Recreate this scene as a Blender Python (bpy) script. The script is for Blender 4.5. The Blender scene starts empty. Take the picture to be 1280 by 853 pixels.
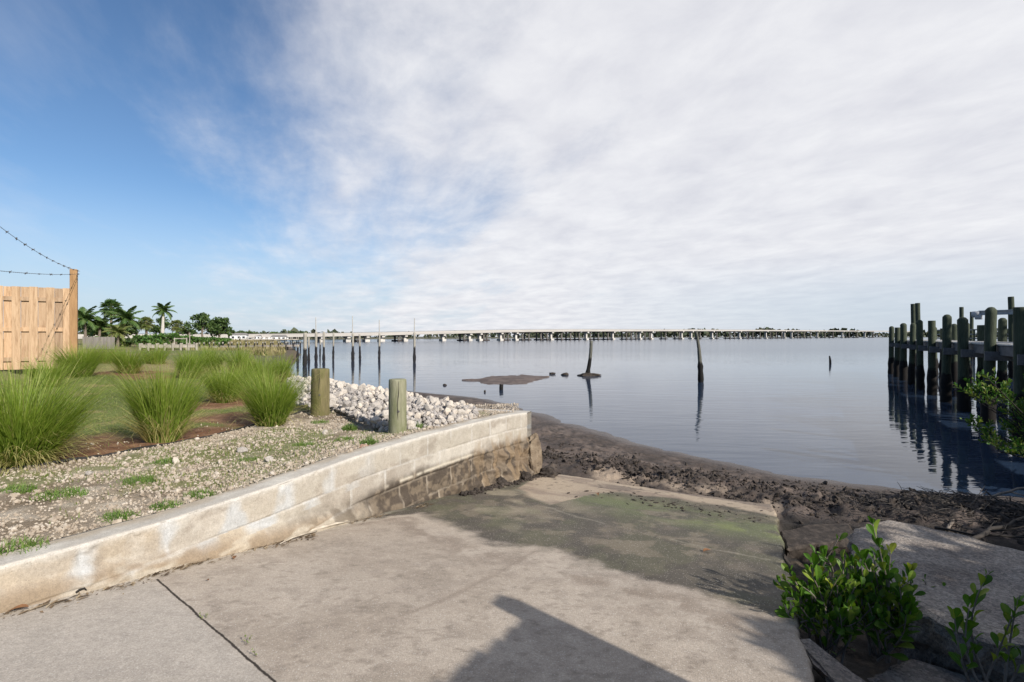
import bpy, math, random
import numpy as np
from mathutils import Vector, Matrix, Quaternion

R = math.radians
rnd = random.Random(7)
scene = bpy.context.scene
COL = scene.collection

# ------------------------------------------------------------------ camera model
E = 2.15            # eye above low water
F = 640.0           # focal length in photo pixels (18 mm on 36 mm)
HY = 420.5          # horizon row in the photo

def at(px, py, z):
    """real point at height z seen at photo pixel (px, py)"""
    d = F * (E - z) / (py - HY)
    return Vector(((px - 640.0) / F * d, d, z))

def atd(px, py, d):
    """real point at distance d seen at photo pixel (px, py)"""
    return Vector(((px - 640.0) / F * d, d, E - (py - HY) / F * d))

# ------------------------------------------------------------------ numpy noise
def _hash(ix, iy, seed):
    h = (ix.astype(np.int64) * 374761393 + iy.astype(np.int64) * 668265263 + seed * 974634777) & 0xFFFFFFFF
    h = ((h ^ (h >> 13)) * 1274126177) & 0xFFFFFFFF
    h = h ^ (h >> 16)
    return (h & 0xFFFF) / 65535.0

def vnoise(x, y, seed=0):
    x = np.asarray(x, float); y = np.asarray(y, float)
    ix = np.floor(x); iy = np.floor(y)
    fx = x - ix; fy = y - iy
    ux = fx * fx * fx * (fx * (fx * 6 - 15) + 10); uy = fy * fy * fy * (fy * (fy * 6 - 15) + 10)
    a = _hash(ix, iy, seed); b = _hash(ix + 1, iy, seed)
    c = _hash(ix, iy + 1, seed); d = _hash(ix + 1, iy + 1, seed)
    return (a * (1 - ux) + b * ux) * (1 - uy) + (c * (1 - ux) + d * ux) * uy

def fbm(x, y, seed=0, octv=4, gain=0.5):
    x = np.asarray(x, float); y = np.asarray(y, float)
    s = 0; amp = 1; tot = 0
    ca, sa = math.cos(0.6), math.sin(0.6)
    for k in range(octv):
        s = s + amp * vnoise(x, y, seed + k * 17); tot += amp
        amp *= gain
        x, y = (x * ca - y * sa) * 2.03 + 5.2, (x * sa + y * ca) * 2.03 + 1.3
    return s / tot

def sst(a, b, x):
    t = np.clip((np.asarray(x, float) - a) / (b - a), 0, 1)
    return t * t * (3 - 2 * t)

def mix(a, b, m):
    m = np.asarray(m)[..., None]
    return a * (1 - m) + np.asarray(b) * m

# ------------------------------------------------------------------ material helpers
def new_mat(name):
    m = bpy.data.materials.new(name); m.use_nodes = True
    nt = m.node_tree; nt.nodes.clear()
    out = nt.nodes.new('ShaderNodeOutputMaterial')
    p = nt.nodes.new('ShaderNodeBsdfPrincipled')
    nt.links.new(p.outputs[0], out.inputs[0])
    return m, nt, p, out

def nd(nt, t, **kw):
    n = nt.nodes.new('ShaderNode' + t)
    for k, v in kw.items():
        setattr(n, k, v)
    return n

def c4(c): return (c[0], c[1], c[2], 1.0)

def noise_tex(nt, vec, scale, detail=5, rough=0.6, dist=0.0):
    n = nd(nt, 'TexNoise'); n.inputs['Scale'].default_value = scale
    n.inputs['Detail'].default_value = detail; n.inputs['Roughness'].default_value = rough
    n.inputs['Distortion'].default_value = dist
    if vec is not None: nt.links.new(vec, n.inputs['Vector'])
    return n

def ramp(nt, fac, stops):
    r = nd(nt, 'ValToRGB'); el = r.color_ramp.elements
    while len(el) < len(stops): el.new(0.5)
    for e, (p, c) in zip(el, stops):
        e.position = p; e.color = c4(c)
    nt.links.new(fac, r.inputs[0])
    return r

def mixc(nt, fac, a, b, blend='MIX'):
    m = nd(nt, 'Mix', data_type='RGBA', blend_type=blend)
    for sock, v in ((m.inputs[0], fac), (m.inputs[6], a), (m.inputs[7], b)):
        if isinstance(v, (int, float)): sock.default_value = v
        elif isinstance(v, tuple): sock.default_value = c4(v)
        else: nt.links.new(v, sock)
    return m.outputs[2]

def mth(nt, op, a, b=None, c=None, clamp=False):
    m = nd(nt, 'Math', operation=op, use_clamp=clamp)
    for i, v in enumerate((a, b, c)):
        if v is None: continue
        if isinstance(v, (int, float)): m.inputs[i].default_value = v
        else: nt.links.new(v, m.inputs[i])
    return m.outputs[0]

def obj_vec(nt, stretch=(1, 1, 1), rand=True):
    tc = nd(nt, 'TexCoord'); mp = nd(nt, 'Mapping')
    mp.inputs['Scale'].default_value = stretch
    nt.links.new(tc.outputs['Object'], mp.inputs['Vector'])
    if rand:
        oi = nd(nt, 'ObjectInfo')
        cx = nd(nt, 'CombineXYZ'); s = mth(nt, 'MULTIPLY', oi.outputs['Random'], 37.0)
        nt.links.new(s, cx.inputs[0]); nt.links.new(s, cx.inputs[1]); nt.links.new(s, cx.inputs[2])
        nt.links.new(cx.outputs[0], mp.inputs['Location'])
    return mp.outputs[0]

def pos_vec(nt):
    return nd(nt, 'NewGeometry').outputs['Position']

def bump(nt, p, height, strength, dist):
    b = nd(nt, 'Bump'); b.inputs['Strength'].default_value = strength; b.inputs['Distance'].default_value = dist
    nt.links.new(height, b.inputs['Height']); nt.links.new(b.outputs[0], p.inputs['Normal'])
    return b

def simple_mat(name, cols, scale=8, rough=0.8, bstr=0.4, bdist=0.01, bscale=40, stretch=(1, 1, 1), dist=0.0, spec=0.3, vary=0.0):
    m, nt, p, out = new_mat(name)
    v = obj_vec(nt, stretch)
    n = noise_tex(nt, v, scale, 6, 0.65, dist)
    k = len(cols)
    lo, hi = 0.3, 0.7
    r = ramp(nt, n.outputs[0], [(lo + (hi - lo) * i / max(1, k - 1), c) for i, c in enumerate(cols)])
    col = r.outputs[0]
    if vary:                                            # each board or stone has its own tone
        oi = nd(nt, 'ObjectInfo')
        rr_ = ramp(nt, oi.outputs['Random'], [(0.0, (1 - vary, 1 - vary, 1 - vary * .9)), (0.5, (1, .99, .98)), (1.0, (1 + vary * .6, 1 + vary * .45, 1 + vary * .3))])
        col = mixc(nt, 1.0, col, rr_.outputs[0], 'MULTIPLY')
    nt.links.new(col, p.inputs['Base Color'])
    p.inputs['Roughness'].default_value = rough
    p.inputs['Specular IOR Level'].default_value = spec
    if bstr:
        n2 = noise_tex(nt, v, bscale, 5, 0.6)
        bump(nt, p, n2.outputs[0], bstr, bdist)
    return m

def attr_mat(name, rough=0.9, grain=((90, 0.25),), bstr=0.5, bdist=0.006, bscale=60, speck=None, spec=0.25, roughattr=False):
    """colour from the 'Col' vertex attribute (stains, blocks, soil) broken up with fine procedural grain"""
    m, nt, p, out = new_mat(name)
    a = nd(nt, 'Attribute', attribute_name='Col')
    col = a.outputs['Color']
    v = pos_vec(nt)
    for sc, amt in grain:
        n = noise_tex(nt, v, sc, 5, 0.7)
        r = ramp(nt, n.outputs[0], [(0.25, (1 - amt,) * 3), (0.75, (1 + amt,) * 3)])
        col = mixc(nt, 1.0, col, r.outputs[0], 'MULTIPLY')
    if speck:
        sc, thr, c, amt = speck
        vo = nd(nt, 'TexVoronoi'); vo.inputs['Scale'].default_value = sc
        nt.links.new(v, vo.inputs['Vector'])
        w = nd(nt, 'TexWhiteNoise'); nt.links.new(vo.outputs['Color'], w.inputs['Vector'])
        near = mth(nt, 'LESS_THAN', vo.outputs['Distance'], 0.33)
        pick = mth(nt, 'GREATER_THAN', w.outputs[0], thr)
        f = mth(nt, 'MULTIPLY', mth(nt, 'MULTIPLY', near, pick), amt)
        col = mixc(nt, f, col, c)
    nt.links.new(col, p.inputs['Base Color'])
    p.inputs['Roughness'].default_value = rough
    p.inputs['Specular IOR Level'].default_value = spec
    if roughattr:
        nt.links.new(mth(nt, 'SUBTRACT', rough, mth(nt, 'MULTIPLY', a.outputs['Alpha'], 0.5)), p.inputs['Roughness'])
    n2 = noise_tex(nt, v, bscale, 6, 0.65)
    bump(nt, p, n2.outputs[0], bstr, bdist)
    return m

def aggregate(m, sc):
    """stones showing in worn concrete"""
    nt = m.node_tree; p = [n for n in nt.nodes if n.type == 'BSDF_PRINCIPLED'][0]
    src = p.inputs['Base Color'].links[0].from_socket
    vo = nd(nt, 'TexVoronoi'); vo.inputs['Scale'].default_value = sc; nt.links.new(pos_vec(nt), vo.inputs['Vector'])
    w = nd(nt, 'TexWhiteNoise'); nt.links.new(vo.outputs['Color'], w.inputs['Vector'])
    r = ramp(nt, w.outputs[0], [(0.0, (0.62,) * 3), (0.5, (1.0,) * 3), (1.0, (1.45, 1.42, 1.38))])
    nt.links.new(mixc(nt, 0.8, src, r.outputs[0], 'MULTIPLY'), p.inputs['Base Color'])

def leaf_mat(name, c1, c2, c3, rough=0.45, trans=0.3, sc=3.0, spec=0.4):
    m, nt, p, out = new_mat(name)
    a = nd(nt, 'Attribute', attribute_name='tint')
    r = ramp(nt, a.outputs['Fac'], [(0.0, c1), (0.55, c2), (1.0, c3)])
    nt.links.new(r.outputs[0], p.inputs['Base Color'])
    p.inputs['Roughness'].default_value = rough
    p.inputs['Specular IOR Level'].default_value = spec
    t = nd(nt, 'BsdfTranslucent')
    hs = nd(nt, 'HueSaturation'); hs.inputs['Value'].default_value = 1.3; hs.inputs['Saturation'].default_value = 1.1
    nt.links.new(r.outputs[0], hs.inputs['Color']); nt.links.new(hs.outputs[0], t.inputs[0])
    mx = nd(nt, 'MixShader'); mx.inputs[0].default_value = trans
    nt.links.new(p.outputs[0], mx.inputs[1]); nt.links.new(t.outputs[0], mx.inputs[2])
    nt.links.new(mx.outputs[0], out.inputs[0])
    return m

# ------------------------------------------------------------------ mesh builder
class MB:
    def __init__(self):
        self.v = []; self.f = []; self.tint = []
    def add(self, vs, fs, tint=0.5):
        o = len(self.v); self.v.extend(vs)
        self.f.extend([tuple(i + o for i in f) for f in fs])
        if isinstance(tint, (list, tuple)): self.tint.extend(tint)
        else: self.tint.extend([tint] * len(vs))
        return self
    def box(self, c, s, rot=None, tint=0.5, bev=0.0):
        c = Vector(c); hx, hy, hz = s[0] / 2, s[1] / 2, s[2] / 2
        M = rot.to_matrix() if isinstance(rot, Quaternion) else (Matrix.Rotation(rot, 3, 'Z') if rot is not None else Matrix.Identity(3))
        if bev <= 0:
            vs = [Vector((x * hx, y * hy, z * hz)) for z in (-1, 1) for y in (-1, 1) for x in (-1, 1)]
            fs = [(0, 2, 3, 1), (4, 5, 7, 6), (0, 1, 5, 4), (2, 6, 7, 3), (0, 4, 6, 2), (1, 3, 7, 5)]
            self.add([c + M @ v for v in vs], fs, tint)
        else:
            b = min(bev, hx * .9, hy * .9, hz * .9)
            vs = []; idx = {}
            for sx in (-1, 1):
                for sy in (-1, 1):
                    for sz in (-1, 1):
                        for k in range(3):
                            p = [sx * (hx - b), sy * (hy - b), sz * (hz - b)]
                            p[k] = (sx, sy, sz)[k] * (hx, hy, hz)[k]
                            idx[(sx, sy, sz, k)] = len(vs); vs.append(c + M @ Vector(p))
            fs = []
            S = (-1, 1)
            for k in range(3):
                a, b2 = (k + 1) % 3, (k + 2) % 3
                for s_ in S:
                    q = []
                    for (u, w) in ((-1, -1), (1, -1), (1, 1), (-1, 1)):
                        t = [0, 0, 0]; t[k] = s_; t[a] = u; t[b2] = w
                        q.append(idx[(t[0], t[1], t[2], k)])
                    fs.append(tuple(q if s_ > 0 else q[::-1]))
                    for u in S:
                        pass
            for k in range(3):
                a, b2 = (k + 1) % 3, (k + 2) % 3
                for u in S:
                    for w in S:
                        t1 = [0, 0, 0]; t1[a] = u; t1[b2] = w
                        t1[k] = -1; lo = tuple(t1); t1[k] = 1; hi = tuple(t1)
                        fs.append((idx[lo + (a,)], idx[hi + (a,)], idx[hi + (b2,)], idx[lo + (b2,)]))
            for sx in S:
                for sy in S:
                    for sz in S:
                        fs.append((idx[(sx, sy, sz, 0)], idx[(sx, sy, sz, 1)], idx[(sx, sy, sz, 2)]))
            self.add(vs, fs, tint)
        return self
    def tube(self, pts, radii, n=8, cap=True, tint=0.5, jit=0.0):
        pts = [Vector(p) for p in pts]
        if not isinstance(radii, (list, tuple)): radii = [radii] * len(pts)
        vs = []; fs = []
        ref = Vector((0.31, 0.87, 0.37))
        for i, p in enumerate(pts):
            t = (pts[min(i + 1, len(pts) - 1)] - pts[max(i - 1, 0)]).normalized()
            if abs(t.z) > 0.9: a = Vector((1, 0, 0))
            else: a = Vector((0, 0, 1))
            u = t.cross(a).normalized(); w = u.cross(t).normalized()
            for k in range(n):
                an = 2 * math.pi * k / n
                r = radii[i] * (1 + (rnd.uniform(-jit, jit) if jit else 0))
                vs.append(p + (u * math.cos(an) + w * math.sin(an)) * r)
        for i in range(len(pts) - 1):
            for k in range(n):
                a = i * n + k; b = i * n + (k + 1) % n
                fs.append((a, b, b + n, a + n))
        if cap:
            fs.append(tuple(range(n))[::-1]); fs.append(tuple(range((len(pts) - 1) * n, len(pts) * n)))
        return self.add(vs, fs, tint)
    def build(self, name, mat, parent=None, smooth=False, loc=None):
        me = bpy.data.meshes.new(name)
        me.from_pydata([tuple(v) for v in self.v], [], self.f)
        at_ = me.attributes.new('tint', 'FLOAT', 'POINT')
        at_.data.foreach_set('value', self.tint)
        if smooth: me.polygons.foreach_set('use_smooth', [True] * len(me.polygons))
        me.materials.append(mat)
        fix_normals(me)
        o = bpy.data.objects.new(name, me); COL.objects.link(o)
        if parent is not None: o.parent = parent
        if loc is not None: o.location = loc
        return o

import bmesh
def fix_normals(me):
    if len(me.polygons) > 60000: return
    bm = bmesh.new(); bm.from_mesh(me)
    bmesh.ops.recalc_face_normals(bm, faces=bm.faces)
    bm.to_mesh(me); bm.free()

def grid_mesh(name, X, Y, Z, mat, col=None, keep=None, smooth=True):
    """X, Y, Z : 2-D arrays; keep : boolean per cell; col : (...,4) colours per vertex"""
    ny, nx = X.shape
    vs = np.stack([X, Y, Z], -1).reshape(-1, 3)
    j, i = np.mgrid[0:ny - 1, 0:nx - 1]
    a = (j * nx + i); quads = np.stack([a, a + 1, a + nx + 1, a + nx], -1)
    quads = quads[keep] if keep is not None else quads.reshape(-1, 4)
    used = np.unique(quads)
    remap = np.zeros(len(vs), np.int64); remap[used] = np.arange(len(used))
    quads = remap[quads]
    me = bpy.data.meshes.new(name)
    me.vertices.add(len(used)); me.vertices.foreach_set('co', vs[used].astype(np.float32).ravel())
    me.loops.add(quads.size); me.loops.foreach_set('vertex_index', quads.astype(np.int32).ravel())
    me.polygons.add(len(quads))
    me.polygons.foreach_set('loop_start', np.arange(0, quads.size, 4, dtype=np.int32))
    me.polygons.foreach_set('loop_total', np.full(len(quads), 4, np.int32))
    me.update(calc_edges=True)
    if smooth: me.polygons.foreach_set('use_smooth', np.ones(len(quads), bool))
    if col is not None:
        c = col.reshape(-1, col.shape[-1])[used]
        if c.shape[1] == 3: c = np.concatenate([c, np.zeros((len(c), 1))], 1)
        ca = me.attributes.new('Col', 'FLOAT_COLOR', 'POINT')
        ca.data.foreach_set('color', np.clip(c, 0, 1).astype(np.float32).ravel())
    me.materials.append(mat)
    o = bpy.data.objects.new(name, me); COL.objects.link(o)
    return o

def structure(o):
    o['kind'] = 'structure'; return o
def tag(o, label, cat, group=None, kind=None):
    o['label'] = label; o['category'] = cat
    if group: o['group'] = group
    if kind: o['kind'] = kind
    return o
def thing(name, loc, label, cat, group=None, rz=0.0):
    o = bpy.data.objects.new(name, None); COL.objects.link(o)
    o.empty_display_size = 0.2
    o.location = loc; o.rotation_euler = (0, 0, rz)
    return tag(o, label, cat, group)
def dup(root, loc, rz=0.0, label=None, scale=None, group=None):
    r = root.copy(); COL.objects.link(r); r.location = loc; r.rotation_euler = (0, 0, rz)
    if scale: r.scale = (scale,) * 3 if not isinstance(scale, tuple) else scale
    if label: r['label'] = label
    if group: r['group'] = group
    for ch in list(root.children):
        c = ch.copy(); COL.objects.link(c); c.parent = r
        for g in ch.children:
            d = g.copy(); COL.objects.link(d); d.parent = c
    return r

# ------------------------------------------------------------------ materials
M = {}
M['ramp'] = attr_mat('ramp_concrete', 0.88, ((7, 0.06), (32, 0.10), (75, 0.20), (190, 0.34)), 0.7, 0.004, 150, (110, 0.82, (0.60, 0.56, 0.50), 0.50), roughattr=True)
M['wall'] = attr_mat('block_wall', 0.92, ((9, .08), (28, 0.12), (70, .15), (170, 0.2)), 0.5, 0.006, 90, (130, .90, (.20, .165, .13), .5))
M['yard'] = attr_mat('yard_soil', 0.95, ((6, 0.12), (55, 0.35), (170, 0.3)), 0.9, 0.02, 60)
M['mud'] = attr_mat('wet_mud', 0.85, ((9, 0.2), (60, 0.35)), 0.8, 0.02, 45, spec=0.4, roughattr=True)
M['land'] = attr_mat('far_soil', 0.95, ((1.5, 0.2), (12, 0.3)), 0.4, 0.03, 10)
M['limestone'] = simple_mat('limestone', [(0.28, 0.24, 0.195), (0.51, 0.465, 0.405), (0.63, 0.59, 0.53)], 9, 0.9, 0.6, 0.01, 60, vary=0.32)
M['pebble'] = simple_mat('pebbles', [(0.22, 0.17, 0.125), (0.37, 0.31, 0.24), (0.53, 0.475, 0.40)], 16, 0.9, 0.4, 0.004, 120)
M['clod'] = simple_mat('oyster_clods', [(0.016, 0.012, 0.010), (0.036, 0.028, 0.022), (0.085, 0.066, 0.054)], 14, 0.75, 0.8, 0.01, 50)
M['rubble'] = simple_mat('rubble_concrete', [(0.165, 0.14, 0.122), (0.27, 0.235, 0.205), (0.36, 0.32, 0.28)], 4, 0.95, 1.0, 0.016, 95)
aggregate(M['rubble'], 75)
M['brick'] = simple_mat('old_brick', [(0.26, 0.15, 0.10), (0.40, 0.26, 0.19)], 20, 0.9, 0.4, 0.005, 80)
M['cedar'] = simple_mat('cedar_boards', [(0.27, 0.17, 0.095), (0.43, 0.295, 0.18), (0.50, 0.36, 0.23)], 7, 0.75, 0.3, 0.003, 40, (3.5, 3.5, 0.35), 0.9, vary=0.28)
M['cedar_post'] = simple_mat('treated_post', [(0.24, 0.135, 0.06), (0.38, 0.225, 0.105)], 9, 0.75, 0.3, 0.003, 40, (3, 3, 0.3), 0.6)
M['wire'] = simple_mat('rusty_wire', [(0.05, 0.045, 0.045), (0.12, 0.11, 0.11)], 20, 0.6, 0)
M['edging'] = simple_mat('black_edging', [(0.012, 0.012, 0.012), (0.03, 0.026, 0.022)], 20, 0.6, 0)
M['bark'] = simple_mat('bark', [(0.10, 0.075, 0.055), (0.24, 0.20, 0.16)], 6, 0.9, 0.6, 0.02, 20, (3, 3, 0.6))
M['palmtrunk'] = simple_mat('pale_palm_trunk', [(0.38, 0.35, 0.30), (0.60, 0.57, 0.52)], 3, 0.9, 0.3, 0.02, 20, (1, 1, 3))
M['twig'] = simple_mat('twigs', [(0.10, 0.08, 0.065), (0.25, 0.215, 0.18)], 14, 0.9, 0.3, 0.003, 60)
M['brush'] = simple_mat('dead_brush', [(0.03, 0.026, 0.023), (0.10, 0.088, 0.078)], 14, 0.9, 0.3, 0.003, 60)
M['driftwood'] = simple_mat('pale_driftwood', [(0.30, 0.25, 0.19), (0.58, 0.52, 0.43)], 14, 0.85, 0.3, 0.003, 60)
M['darkwood'] = simple_mat('dark_branch', [(0.015, 0.013, 0.012), (0.05, 0.042, 0.036)], 14, 0.85, 0.3, 0.003, 60)
M['deadleaf'] = simple_mat('dead_leaf', [(0.10, 0.045, 0.02), (0.24, 0.12, 0.055)], 30, 0.7, 0.2, 0.002, 80)
M['bridge'] = simple_mat('bridge_concrete', [(0.34, 0.315, 0.285), (0.46, 0.43, 0.39)], 0.05, 0.9, 0)
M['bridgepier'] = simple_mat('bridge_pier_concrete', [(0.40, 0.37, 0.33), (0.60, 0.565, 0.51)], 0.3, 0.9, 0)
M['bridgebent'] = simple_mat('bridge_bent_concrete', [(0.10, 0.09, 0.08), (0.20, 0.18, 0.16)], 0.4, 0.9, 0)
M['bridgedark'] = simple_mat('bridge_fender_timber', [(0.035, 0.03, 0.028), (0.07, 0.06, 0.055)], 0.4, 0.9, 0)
M['white'] = simple_mat('white_paint', [(0.70, 0.69, 0.66), (0.80, 0.79, 0.77)], 2, 0.6, 0)
M['roofgrey'] = simple_mat('grey_roof', [(0.16, 0.15, 0.14), (0.27, 0.25, 0.23)], 2, 0.9, 0)
M['glass'] = simple_mat('dark_window', [(0.03, 0.035, 0.04), (0.06, 0.065, 0.07)], 2, 0.15, 0)
M['whitewood'] = simple_mat('weathered_pale_timber', [(0.24, 0.21, 0.17), (0.42, 0.38, 0.33)], 3, 0.85, 0.3, 0.01, 20)
M['greywood'] = simple_mat('grey_fence_wood', [(0.17, 0.145, 0.125), (0.30, 0.27, 0.24)], 2, 0.9, 0.3, 0.01, 20, (2, 2, 0.3))
M['deckboards'] = simple_mat('deck_boards', [(0.40, 0.38, 0.35), (0.60, 0.58, 0.54)], 5, 0.85, 0.3, 0.004, 30)
M['fascia'] = simple_mat('dock_fascia', [(0.09, 0.085, 0.085), (0.18, 0.172, 0.168)], 6, 0.85, 0.3, 0.004, 40, (1, 1, 1))
M['steel'] = simple_mat('galvanised_steel', [(0.30, 0.31, 0.32), (0.42, 0.43, 0.44)], 6, 0.4, 0)
M['pvc'] = simple_mat('pale_pipe', [(0.33, 0.31, 0.28), (0.50, 0.48, 0.44)], 3, 0.6, 0)

def tide_wood(name, dry1, dry2, wet, zt, soft=0.08, moss=None, mossamt=0.0):
    """round timber; below the tide mark (a real stain at height zt) it is wet and grown over"""
    m, nt, p, out = new_mat(name)
    v = obj_vec(nt, (4, 4, 0.5))
    n = noise_tex(nt, v, 7, 6, 0.7, 0.5)
    col = ramp(nt, n.outputs[0], [(0.3, dry1), (0.7, dry2)]).outputs[0]
    if moss:
        v2 = obj_vec(nt, (1, 1, 0.35))
        n3 = noise_tex(nt, v2, 7, 5, 0.65)
        f = ramp(nt, n3.outputs[0], [(0.42, (0, 0, 0)), (0.62, (mossamt,) * 3)])
        col = mixc(nt, f.outputs[0], col, moss)
    sx = nd(nt, 'SeparateXYZ'); nt.links.new(pos_vec(nt), sx.inputs[0])
    n2 = noise_tex(nt, pos_vec(nt), 6, 4, 0.7)
    zz = mth(nt, 'ADD', sx.outputs[2], mth(nt, 'MULTIPLY', mth(nt, 'SUBTRACT', n2.outputs[0], 0.5), 0.5))
    mr = nd(nt, 'MapRange'); nt.links.new(zz, mr.inputs[0])
    mr.inputs[1].default_value = zt - soft; mr.inputs[2].default_value = zt + soft
    mr.inputs[3].default_value = 1; mr.inputs[4].default_value = 0
    col = mixc(nt, mr.outputs[0], col, wet)
    nt.links.new(col, p.inputs['Base Color'])
    p.inputs['Roughness'].default_value = 0.8; p.inputs['Specular IOR Level'].default_value = 0.25
    n4 = noise_tex(nt, v, 16, 6, 0.7)
    bump(nt, p, n4.outputs[0], 0.7, 0.012)
    return m
M['dockpile'] = tide_wood('dock_piling', (0.026, 0.033, 0.021), (0.075, 0.088, 0.055), (0.010, 0.008, 0.007), 0.95, 0.05)
M['stubpile'] = tide_wood('weathered_piling', (0.17, 0.165, 0.105), (0.33, 0.32, 0.22), (0.02, 0.02, 0.02), -5, 0.05, (0.10, 0.12, 0.035), 0.55)
M['mosspile'] = tide_wood('mossy_piling', (0.10, 0.085, 0.04), (0.22, 0.185, 0.09), (0.02, 0.02, 0.02), -5, 0.05, (0.085, 0.09, 0.02), 0.75)
M['waterpole'] = tide_wood('water_pole', (0.22, 0.20, 0.16), (0.40, 0.37, 0.31), (0.018, 0.017, 0.018), 1.25, 0.06)
M['oldpole'] = tide_wood('old_leaning_pole', (0.06, 0.06, 0.05), (0.15, 0.145, 0.115), (0.010, 0.009, 0.008), 0.95, 0.06)

M['grass'] = leaf_mat('ornamental_grass', (0.095, 0.165, 0.018), (0.225, 0.305, 0.042), (0.50, 0.42, 0.19), 0.55, 0.40)
M['turf'] = leaf_mat('turf_blades', (0.08, 0.14, 0.018), (0.16, 0.21, 0.045), (0.33, 0.28, 0.12), 0.6, 0.25)
M['weed'] = leaf_mat('weed_blades', (0.07, 0.14, 0.02), (0.12, 0.21, 0.035), (0.22, 0.26, 0.07), 0.6, 0.25)
M['leaf'] = leaf_mat('shrub_leaf', (0.036, 0.09, 0.010), (0.075, 0.165, 0.018), (0.26, 0.30, 0.05), 0.5, 0.30, spec=0.22)
M['mangrove'] = leaf_mat('mangrove_leaf', (0.024, 0.07, 0.010), (0.055, 0.128, 0.02), (0.18, 0.22, 0.045), 0.5, 0.25, spec=0.22)
M['treeleaf'] = leaf_mat('tree_leaf', (0.026, 0.055, 0.014), (0.055, 0.098, 0.024), (0.10, 0.15, 0.04), 0.55, 0.2)
M['bushleaf'] = leaf_mat('bush_leaf', (0.035, 0.085, 0.014), (0.065, 0.14, 0.025), (0.12, 0.20, 0.04), 0.55, 0.2)
M['palmleaf'] = leaf_mat('palm_frond', (0.028, 0.07, 0.016), (0.065, 0.125, 0.028), (0.16, 0.19, 0.06), 0.5, 0.2)
M['palmyellow'] = leaf_mat('yellow_palm_frond', (0.06, 0.10, 0.02), (0.13, 0.16, 0.04), (0.26, 0.24, 0.09), 0.5, 0.2)
M['farwood'] = leaf_mat('far_trees', (0.032, 0.050, 0.026), (0.062, 0.076, 0.040), (0.12, 0.115, 0.07), 0.8, 0.1)
M['litter'] = leaf_mat('leaf_litter', (0.06, 0.04, 0.025), (0.20, 0.14, 0.085), (0.42, 0.34, 0.23), 0.8, 0.05)
M['marsh'] = leaf_mat('marsh_grass', (0.10, 0.09, 0.04), (0.20, 0.165, 0.07), (0.32, 0.27, 0.13), 0.7, 0.15)

def joint_line(m, a, b, width, dark):
    """a sawn joint between two points of the slab, as a dark line in the concrete itself"""
    nt = m.node_tree; p = [n for n in nt.nodes if n.type == 'BSDF_PRINCIPLED'][0]
    src = p.inputs['Base Color'].links[0].from_socket
    d = Vector((b[0] - a[0], b[1] - a[1], 0)); L = d.length; d /= L; nr = Vector((-d.y, d.x, 0))
    pv = pos_vec(nt)
    sb = nd(nt, 'VectorMath', operation='SUBTRACT'); nt.links.new(pv, sb.inputs[0]); sb.inputs[1].default_value = (a[0], a[1], 0)
    def dot(v):
        n = nd(nt, 'VectorMath', operation='DOT_PRODUCT'); nt.links.new(sb.outputs[0], n.inputs[0]); n.inputs[1].default_value = v
        return n.outputs['Value']
    n1 = noise_tex(nt, pv, 9, 4, 0.6); n2 = noise_tex(nt, pv, 60, 3, 0.6)
    off = mth(nt, 'ADD', dot(nr), mth(nt, 'ADD', mth(nt, 'MULTIPLY', mth(nt, 'SUBTRACT', n1.outputs[0], .5), .016), mth(nt, 'MULTIPLY', mth(nt, 'SUBTRACT', n2.outputs[0], .5), .008)))
    ln = nd(nt, 'MapRange'); nt.links.new(mth(nt, 'ABSOLUTE', off), ln.inputs[0])
    ln.inputs[1].default_value = width * .45; ln.inputs[2].default_value = width; ln.inputs[3].default_value = 1; ln.inputs[4].default_value = 0
    al = dot(d)
    f = mth(nt, 'MULTIPLY', ln.outputs[0], mth(nt, 'MULTIPLY', mth(nt, 'GREATER_THAN', al, 0.0), mth(nt, 'LESS_THAN', al, L)))
    nt.links.new(mixc(nt, f, src, dark), p.inputs['Base Color'])

# ------------------------------------------------------------------ plan of the place
W0 = np.array((-2.33, 2.33)); W1 = np.array((0.21, 7.04))
WL = float(np.linalg.norm(W1 - W0)); wd = (W1 - W0) / WL          # along the block wall, down the ramp
wn = np.array((wd[1], -wd[0]))                                      # to the right, across the ramp
def st(x, y):
    dx = np.asarray(x) - W0[0]; dy = np.asarray(y) - W0[1]
    return dx * wd[0] + dy * wd[1], dx * wn[0] + dy * wn[1]
def xy(s, t):
    return W0[0] + s * wd[0] + t * wn[0], W0[1] + s * wd[1] + t * wn[1]
def RWf(s):
    """right edge of the slab: it splays a little up the ramp"""
    return 3.24 - 0.056 * (np.clip(s, -1, 6) - 1.5)
def ramp_z(s):
    return 0.905 - 0.125 * np.asarray(s)
RW = 3.12                                                           # ramp width
SHORE = np.array([(14, 3.0), (8.5, 6.3), (6.6, 6.9), (5.7, 7.25), (4.4, 7.8), (3.6, 8.9), (2.56, 10.2), (1.06, 13.56), (-0.84, 17.5),
                  (-3.7, 19.8), (-6.9, 22), (-9.5, 25), (-14, 34), (-24, 60), (-40, 95), (-62, 140), (-90, 165)], float)
def shore_dist(x, y):
    x = np.asarray(x, float); y = np.asarray(y, float)
    best = np.full(x.shape, 1e9); sign = np.ones(x.shape)
    for a, b in zip(SHORE[:-1], SHORE[1:]):
        d = b - a; L2 = d @ d
        t = np.clip(((x - a[0]) * d[0] + (y - a[1]) * d[1]) / L2, 0, 1)
        px = a[0] + t * d[0]; py = a[1] + t * d[1]
        ds = np.hypot(x - px, y - py)
        cr = d[0] * (y - a[1]) - d[1] * (x - a[0])
        m = ds < best
        best = np.where(m, ds, best); sign = np.where(m, np.where(cr > 0, 1, -1), sign)
    return best * sign
if shore_dist(np.array([0.0]), np.array([5.0]))[0] < 0:
    _sd = shore_dist
    def shore_dist(x, y): return -_sd(x, y)

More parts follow.
